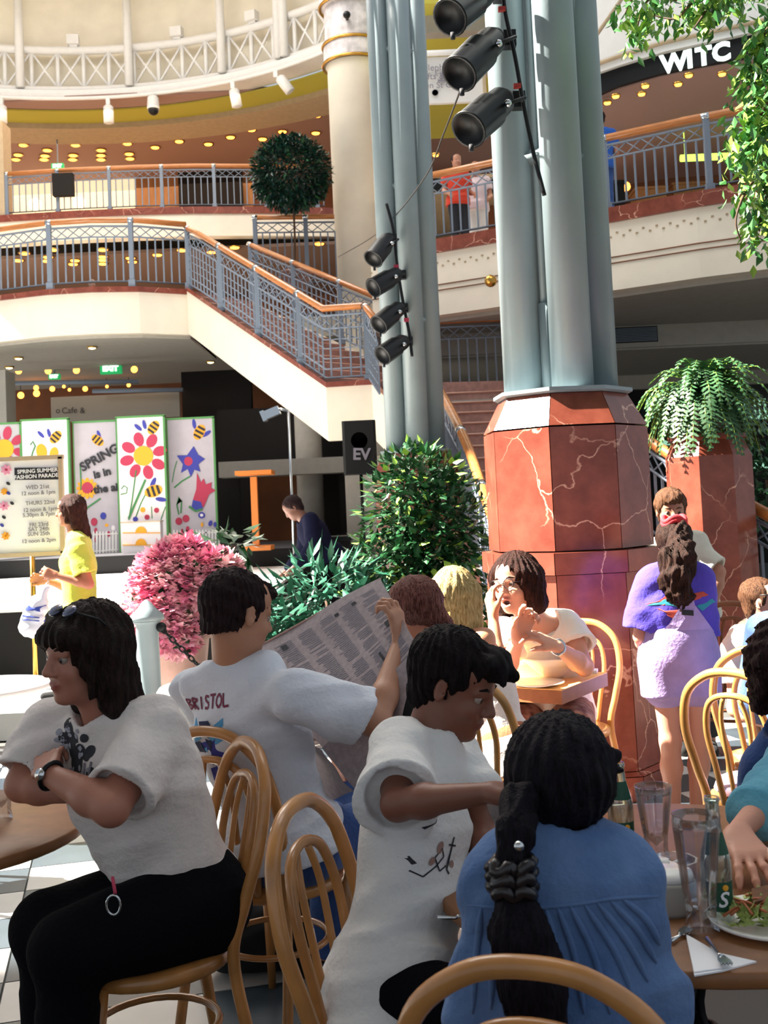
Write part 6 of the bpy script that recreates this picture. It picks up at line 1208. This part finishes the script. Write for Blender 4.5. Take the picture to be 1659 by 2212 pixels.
# 6. laughing woman
hp = at(1112, 1262, 5.10); P = V((.76, 5.46, .56)); f6 = V((-.25, -.95, 0)); whitet = cloth('cream_white_top', '#efe8dc')
o6 = person('laughing person with dark bob, glasses and white top raising both hands over the bowl', hp, (-.62, -.78, .06), P, f6, hu=(-.16, 0, 1), hs=1.12, build=1.10, skin='#d39a80', vox=.006, mouth=1, N=at(1160, 1345, 5.22),
  arms={'R': (at(1085, 1368, 5.12), at(1090, 1452, 5.02), at(1120, 1380, 4.86), dict(d=(.35, -.25, .9), n=(.3, -.9, 0), curl=(25, 45, 55, 60))), 'L': (at(1222, 1350, 5.26), at(1262, 1440, 5.10), at(1205, 1398, 4.86), dict(d=(-.8, -.1, .5), n=(.1, .3, -.9), curl=(30, 40, 45, 50)))},
  shirt=dict(m=whitet, g=.026, sleeve=.55, wide=.05, hem=-.1, neck=.085, wr=(.004, 36, 3)), pants=dict(m=mat('patterned_shorts', '#b89080', .9, vscale=22, col2='#6a3a34'), len=.95, name='shorts'),
  hair=dict(m=hairmat('dark_brown_bob', '#1e100d', '#3c2018'), style='bob', len=.035, vol=1.14, tip=.036, facez=.105, fr=22))
M = o6['M']; t = thing('spectacles', 'thin round spectacles on the laughing person', 'glasses', M@V((0, .1, 0)))
for q in (-1, 1): MB().tube([M@V((q*.033+.024*math.cos(a), .1, .0+.02*math.sin(a))) for a in [k*math.tau/20 for k in range(20)]], .0016, 5, True).build('rim', 'black', t); MB().tube([M@V((q*.057, .1, .004)), M@V((q*.082, .01, .004))], .0016, 5).build('temple', 'black', t)
MB().tube([M@V((-.009, .102, .004)), M@V((.009, .102, .004))], .0016, 5).build('bridge', 'black', t)
t = tag(MB().tube([o6['j']['L'][2]+V((.030*math.cos(a), .03*math.sin(a)*.4, .03*math.sin(a))) for a in [k*math.tau/16 for k in range(16)]], .007, 8, True).build('bracelet', 'chrome'), 'chunky silver bracelet on the laughing person\'s wrist', 'bracelet')
# 7. girl in purple tee and lavender overalls
gx = at(1478, 1400, 5.4).x; hp = V((gx-.01, 5.42, at(1470, 1168, 5.4).z-.01)); P = V((gx-.03, 5.4, .80)); purple = cloth('purple_tee', '#5346b4', var=.06); lav = cloth('lavender_overalls', '#a894c8', var=.12)
sx = lambda x, y, d=5.4: at(x, y, d)
o7 = person('standing girl with long brown ponytail, purple tee and lavender shortall, seen from behind', hp, (.35, .93, .05), P, (-.05, 1, 0), hs=.97, build=.96, skin='#d0957c', vox=.008, eyes=False, N=sx(1462, 1235, 5.37), legs={'R': (sx(1512, 1600), sx(1505, 1752)), 'L': (sx(1448, 1600), sx(1455, 1762))},
  arms={'L': (sx(1398, 1262), sx(1385, 1375), sx(1400, 1415, 5.62), dict(curl=30)), 'R': (sx(1512, 1262), sx(1512, 1395, 5.42), sx(1532, 1350, 5.62), dict(curl=30))},
  shirt=dict(m=purple, g=.026, sleeve=.86, wide=.052, hem=.26, neck=.062, wr=(.004, 34, 2)), pants=dict(m=lav, wr=(.0013, 22, 2), len=.44, g=.032, name='shortall', high=True),
  hair=dict(m=hairmat('warm_brown_hair', '#1e1311', '#3c2820'), style='pony', vol=1.08, fr=20))
T = o7['T']; fr, r, up = o7['fr'], o7['r'], o7['up']; tr_ = bvh(o7['shirt'])
cy_ = mat('teal_print', '#2f8fa0', .9); rd_ = mat('rust_print', '#b0483c', .9); c0 = T(0, 0, .66)
decal(tr_, c0, r, up, [[(-.17, .0), (-.08, .05), (-.02, .07), (-.02, .045), (-.10, .0)], ], rd_, o7['t'], 'shirt_print', .0018, .12); decal(tr_, c0, r, up, [[(-.17, -.005), (-.09, .03), (-.03, .03), (-.03, -.01)], [(.05, -.005), (.14, .02), (.17, .0), (.08, -.03)]], cy_, o7['t'], 'shirt_print', .003, .12); decal(tr_, c0, r, up, [[(-.13, -.015), (-.03, -.02), (-.02, -.09), (-.08, -.05)], [(.04, .02), (.12, .04), (.09, .06), (.04, .055)]], rd_, o7['t'], 'shirt_print', .0035, .12)
decal(tr_, T(0, 0, .5), r, up, [[(-.028, .06), (.042, .06), (.028, .16), (.0, .26), (-.03, .26), (-.032, .16)], [(-.14, -.16), (.15, -.16), (.15, -.07), (.10, -.01), (.044, .065), (-.03, .065), (-.08, -.02), (-.13, -.08)]], lav, o7['t'], 'bib_back', .008, .5); decal(tr_, T(0, 0, .5), r, up, [[(-.025, .025), (.03, .02), (.03, .045), (-.025, .05)]], 'ink', o7['t'], 'patch', .012)
S = Sdf(); pts = [sx(1468, 1150, 5.32), sx(1470, 1200, 5.25), sx(1462, 1240, 5.24), sx(1470, 1285, 5.24), sx(1466, 1310, 5.25)]; rr = [.05, .065, .062, .05, .012]
for k in range(4): S.rc(pts[k], pts[k+1], rr[k], rr[k+1], k=.03, w=True)
S.rc(sx(1440, 1200, 5.28), sx(1432, 1268, 5.27), .035, .012, k=.03, w=True).rc(sx(1470, 1230, 5.24), sx(1444, 1300, 5.26), .03, .008, k=.03, w=True)
mesh_sdf(S, .007, name='ponytail', mat_=MATS['warm_brown_hair'], parent=o7['t'], strands=(.006, 10, (pts[2].x, pts[2].y)), wrinkle=(.008, 60, 1))
c = sx(1456, 1127, 5.36); t = thing('hair_scrunchie', 'bright red scrunchie on the standing girl\'s ponytail', 'scrunchie', c)
for q in (0, 1): MB().tube([c+V((.052*math.cos(a), .03*math.sin(a), .012*math.sin(3*a)+.016*q-.004)) for a in [k*math.tau/30 for k in range(30)]], .014, 8, True).build('ruffle', mat('scarlet_cloth', '#d8343c', .8), t)
# 8. man behind
gx = at(1450, 1100, 6.85).x; P = V((gx+.10, 7.0, .9)); hp = V((gx, 6.85, at(1450, 1104, 6.85).z)); grey = cloth('pale_sage_shirt', '#c9c8ba')
o8 = person('standing person with tousled brown hair and pale shirt facing the camera behind the purple-tee girl', hp, (-.1, -1, -.1), P, (-.15, -1, 0), hs=1.1, build=1.08, skin='#b07c64', vox=.009, legs='stand', N=V((gx+.03, 6.9, hp.z-.19)),
  arms={'L': (at(1500, 1195, 6.9), at(1552, 1235, 6.8), at(1538, 1320, 6.75), dict(curl=40)), 'R': (at(1425, 1195, 6.9), at(1420, 1260, 6.85), at(1425, 1330, 6.8), dict(curl=30))},
  shirt=dict(m=grey, g=.03, sleeve=.9, wide=.04, hem=-.25, wr=(.005, 30, 1)), pants=dict(m=mat('dark_trousers', '#23252c', .9)), hair=dict(m=hairmat('mid_brown_hair', '#3a241a', '#6a4a34'), style='short', vol=1.12, quiff=True))
# 9. head behind the newspaper
hp = at(888, 1322, 4.05); P = V((.02, 4.05, .56)); 
o9 = person('seated person with auburn tied-back hair partly hidden by the newspaper', hp, (-.75, .60, -.1), P, (-.7, .7, 0), hs=1.0, build=.95, skin='#c88468', vox=.008, eyes=False, shirt=dict(m=cloth('pale_blue_shirt', '#b9c4d0'), g=.02, sleeve=.8), pants=dict(m=jeans), hair=dict(m=hairmat('auburn_hair', '#4a2520', '#8a5a50', .35), style='pony', vol=1.08, extra=[((0, -.1, -.02), (.02, -.13, -.05), .04, .03)]))
c = at(852, 1540, 3.72); mesh_sdf(Sdf().el(c, (.095, .07, .115), w=True).el(c-V((0, 0, .09)), (.09, .07, .08), w=True, k=.05), .01, name='shoulder_bag', mat_='blackmat'); t = bpy.data.objects['shoulder_bag']; tag(t, 'rounded black bag hanging between newspaper and boy', 'bag')
# 10. yellow tee passer-by
d = 8.9; hp = at(150, 1103, d); P = at(172, 1335, d); ytee = cloth('lemon_tee', '#bcc44e')
o10 = person('walking person with long brown hair and lemon yellow tee carrying a plastic bag', hp, (-.98, -.2, -.05), P, (-1, -.1, 0), hs=1.0, build=1.0, skin='#a86c54', vox=.009, N=at(168, 1160, d+.0), loc=(P.x, P.y, .2),
  legs={'R': (V((P.x-.12, d-.08, .75)), V((P.x-.10, d-.08, .29))), 'L': (V((P.x+.10, d+.08, .75)), V((P.x+.26, d+.08, .29)))},
  arms={'L': (at(168, 1185, d-.18), at(192, 1262, d-.22), at(122, 1243, d-.25), dict(curl=55)), 'R': (at(168, 1185, d+.17), at(150, 1268, d+.15), at(100, 1255, d+.1), dict(curl=55))},
  shirt=dict(m=ytee, g=.035, sleeve=.72, wide=.05, hem=-.10, wr=(.006, 28, 1), flare=.02), pants=dict(m=jeans), hair=dict(m=hairmat('chestnut_hair', '#2b1a18', '#4a2c24'), style='long', len=.17, vol=1.1, back=.13, side=.5, fr=20, facez=.085))
hb = o10['j']['L'][2]; t = thing('plastic_bag', 'white plastic carrier bag with blue printed band held by the yellow-tee walker', 'bag', at(75, 1320, d-.3))
c1, c2, c3 = at(100, 1270, d-.28), at(80, 1310, d-.28), at(66, 1352, d-.28); mesh_sdf(Sdf().rc(c1, c2, .03, .075, k=.03, w=True, flat=((0, 1, 0), 1.8)).rc(c2, c3, .085, .095, k=.03, w=True, flat=((0, 1, 0), 1.8)), .01, wrinkle=(.008, 60, 0), name='bag_body', mat_=mat('thin_white_plastic', '#d6d9e6', .4), parent=t)
tb = bvh([o for o in t.children][0]); u_ = (c3-c1).normalized(); s_ = V((-u_.z, 0, u_.x)); cc_ = at(76, 1322, d-.28)
for q, h_ in ((-.03, .035), (.035, .008), (.06, .008)): decal(tb, cc_, V((1, 0, -.15)), V((.15, 0, 1)), [[(-.085, -q-h_), (.085, -q-h_), (.085, -q+h_), (-.085, -q+h_)]], mat('blue_band', '#2c3f9c', .5), t, 'printed_band', .006, .5)
MB().tube([c1+V((-.02, 0, 0)), hb+V((-.06, 0, -.03)), c1+V((.02, 0, 0))], .005, 6).build('handle', MATS['thin_white_plastic'], t)
# 11. dark figure bending at the stage
d = 12.2; hp = at(632, 1098, d); P = at(705, 1205, d)
person('person in dark navy clothes bending over the equipment table in the shade', hp, (-.75, -.2, -.6), P, (-.8, -.3, -.5), hu=(-.5, 0, 1), hs=1.05, build=1.15, skin='#6a4436', vox=.014, N=at(660, 1122, d), loc=(P.x, d, .2), legs={'R': (V((P.x+.05, d-.1, .72)), V((P.x+.05, d-.1, .29))), 'L': (V((P.x+.05, d+.1, .72)), V((P.x+.05, d+.1, .29)))}, eyes=False,
  shirt=dict(m=cloth('navy_shirt', '#14162c'), g=.03, sleeve=1.9), pants=dict(m=blackp), hair=dict(m=MATS['dark_hair'], style='short', vol=1.1))
# right edge people
hp = at(1650, 1300, 5.6); P = V((at(1655, 1400, 5.75).x, 5.75, .56)); person('seated balding person with sunglasses on the forehead and sleeveless white top at the right edge', hp, (.85, -.5, 0), P, (.7, -.7, 0), hs=1.0, build=1.05, skin='#d39a80', vox=.009, N=at(1625, 1372, 5.75), shirt=dict(m=cloth('blown_white_vest', '#eee8dd'), g=.03, sleeve=.6), pants=dict(m=jeans), hair=dict(m=MATS['mid_brown_hair'], style='short', vol=1.0))
M = hmat(hp, (.85, -.5, 0), (0, 0, 1), 1.0); t = thing('dark_glasses', 'dark glasses pushed onto the balding forehead at the right edge', 'sunglasses', M@V((0, .09, .04)))
for q in (-1, 1): MB().sphere(M@V((q*.033, .088, .045)), (.026, .01, .018), 12, 8, R=M.to_3x3().normalized()).build('lens', 'black', t); MB().tube([M@V((q*.055, .085, .045)), M@V((q*.085, .0, .04))], .003, 6).build('temple', 'black', t)
hp = at(1745, 1268, 4.9); P = V((at(1760, 1500, 4.95).x, 4.95, .56)); person('seated person in a faded denim jacket cut by the right edge', hp, (.6, .7, 0), P, (.4, .9, 0), hs=1.0, build=1.12, skin='#c48e74', vox=.009, N=at(1742, 1345, 4.95), eyes=False, shirt=dict(m=cloth('faded_denim_jacket', '#2c426e', col2='#56709e'), g=.035, sleeve=1.85, hem=-.1), pants=dict(m=jeans), hair=dict(m=MATS['dark_brown_bob'], style='short'))
hp = at(1702, 1440, 3.3); P = V((at(1960, 1500, 3.3).x, 3.3, .56)); person('seated person with dark curly hair at the right edge, mostly out of frame', hp, (-.2, -1, 0), P, (0, -1, 0), hs=1.02, build=1.0, skin='#b87e68', vox=.009, shirt=dict(m=jeans, g=.02, sleeve=.7), pants=dict(m=blackp), hair=dict(m=hairmat('dark_curls', '#1e1212', '#3a2424'), style='long', len=.06, vol=1.22, wr=(.008, 110, 1)))
# teal sleeve person with hand on the table
P = V((1.42, 2.75, .56)); hp = V((1.38, 2.68, 1.28)); sR = at(1660, 1600, 2.62); eR = at(1655, 1800, 2.50); wR = at(1618, 1832, 2.40); teal = cloth('washed_teal_denim', '#6fb2c6', var=.2, col2='#3f86a4')
o14 = person('person in washed teal jacket resting a hand on the large table at the right edge', hp, (-.8, -.6, -.1), P, (-.85, -.5, 0), hs=1.0, build=1.0, skin='#cf947c', vox=.006, N=V((1.42, 2.72, 1.10)),
  arms={'R': (V((1.14, 2.90, 1.06)), V((1.02, 2.90, .86)), at(1592, 1800, 2.50), dict(d=(.02, -.90, -.22), n=(0, .3, -1), curl=(14, 14, 16, 20), spread=.16, s=1.02)), 'L': (V((1.45, 2.52, 1.05)), V((1.40, 2.25, .85)), V((1.2, 2.15, .80)), dict(d=(-1, 0, -.1), n=(0, 0, -1)))},
  shirt=dict(m=teal, g=.035, sleeve=1.72, hem=-.1, wr=(.007, 34, 2), name='jacket'), pants=dict(m=jeans), hair=dict(m=MATS['dark_hair'], style='short'))
# upstairs people
def small(label, x, y, d, z, f, m, skin='#b07c64', hairm='dark_hair', pm='dark_trousers', hgt=1.70):
    p = at(x, y, d); P = V((p.x, d, z+.93)); hp = V((p.x, d, z+hgt-.115)); return person(label, hp, f, P, f, vox=.016, skin=skin, legs='stand', loc=(p.x, d, z), eyes=False, shirt=dict(m=m, g=.03, sleeve=.6), pants=dict(m=MATS[pm] if pm in MATS else pm), hair=dict(m=MATS[hairm], style='short'))
small('distant person in a bright blue top leaning at the right gallery railing', 1296, 300, 15.6, L1, (-.2, 1, 0), cloth('royal_blue_top', '#2a5fb8'), pm='blue_denim')
small('distant person in a red-orange top behind the gallery railing between the columns', 990, 430, 17.2, L1, (.3, -1, 0), cloth('vermilion_top', '#c8402c'))
small('distant person in a loose white top behind the gallery railing between the columns', 1030, 430, 17.6, L1, (-.3, -1, 0), cloth('loose_white_top', '#d8c8cc'), pm='white_tee')
small('dark silhouetted person behind the curved landing railing', 198, 600, 25.0, L1, (.5, -1, 0), blackp, skin='#3a2620')

# bags on the floor under the newspaper reader's chair
c = at(585, 2040, 3.95); c.z = .17; t = thing('holdall', 'black holdall on the floor behind the reader\'s chair', 'bag', (c.x, c.y, 0))
mesh_sdf(Sdf().rc(c-V((.12, 0, .04)), c+V((.12, .02, -.04)), .13, .13, k=.03, w=True).cut((c.x, c.y, .012), (0, 0, -1)), .01, wrinkle=(.006, 40, 1), name='bag_body', mat_='blackmat', parent=t)
MB().tube(spline([c+V((-.1, 0, .08)), c+V((-.05, 0, .19)), c+V((.05, 0, .19)), c+V((.1, 0, .08))], 6), .010, 8).build('handle', 'black', t)
for k, (dx, lb, m_, sz, nm) in enumerate(((-.13, 'crumpled white paper parcel on the black holdall', 'paper', .05, 'paper_parcel'), (.10, 'small bright red packet on the black holdall', mat('bright_red_packet', '#d8302c', .5), .035, 'red_packet'))):
    q = c+V((dx, -.02, .11+sz)); o = mesh_sdf(Sdf().el(q, (sz*1.2, sz, sz), w=True), .008, wrinkle=(.008, 70, k), name=nm, mat_=m_, parent=None); tag(o, lb, 'parcel')
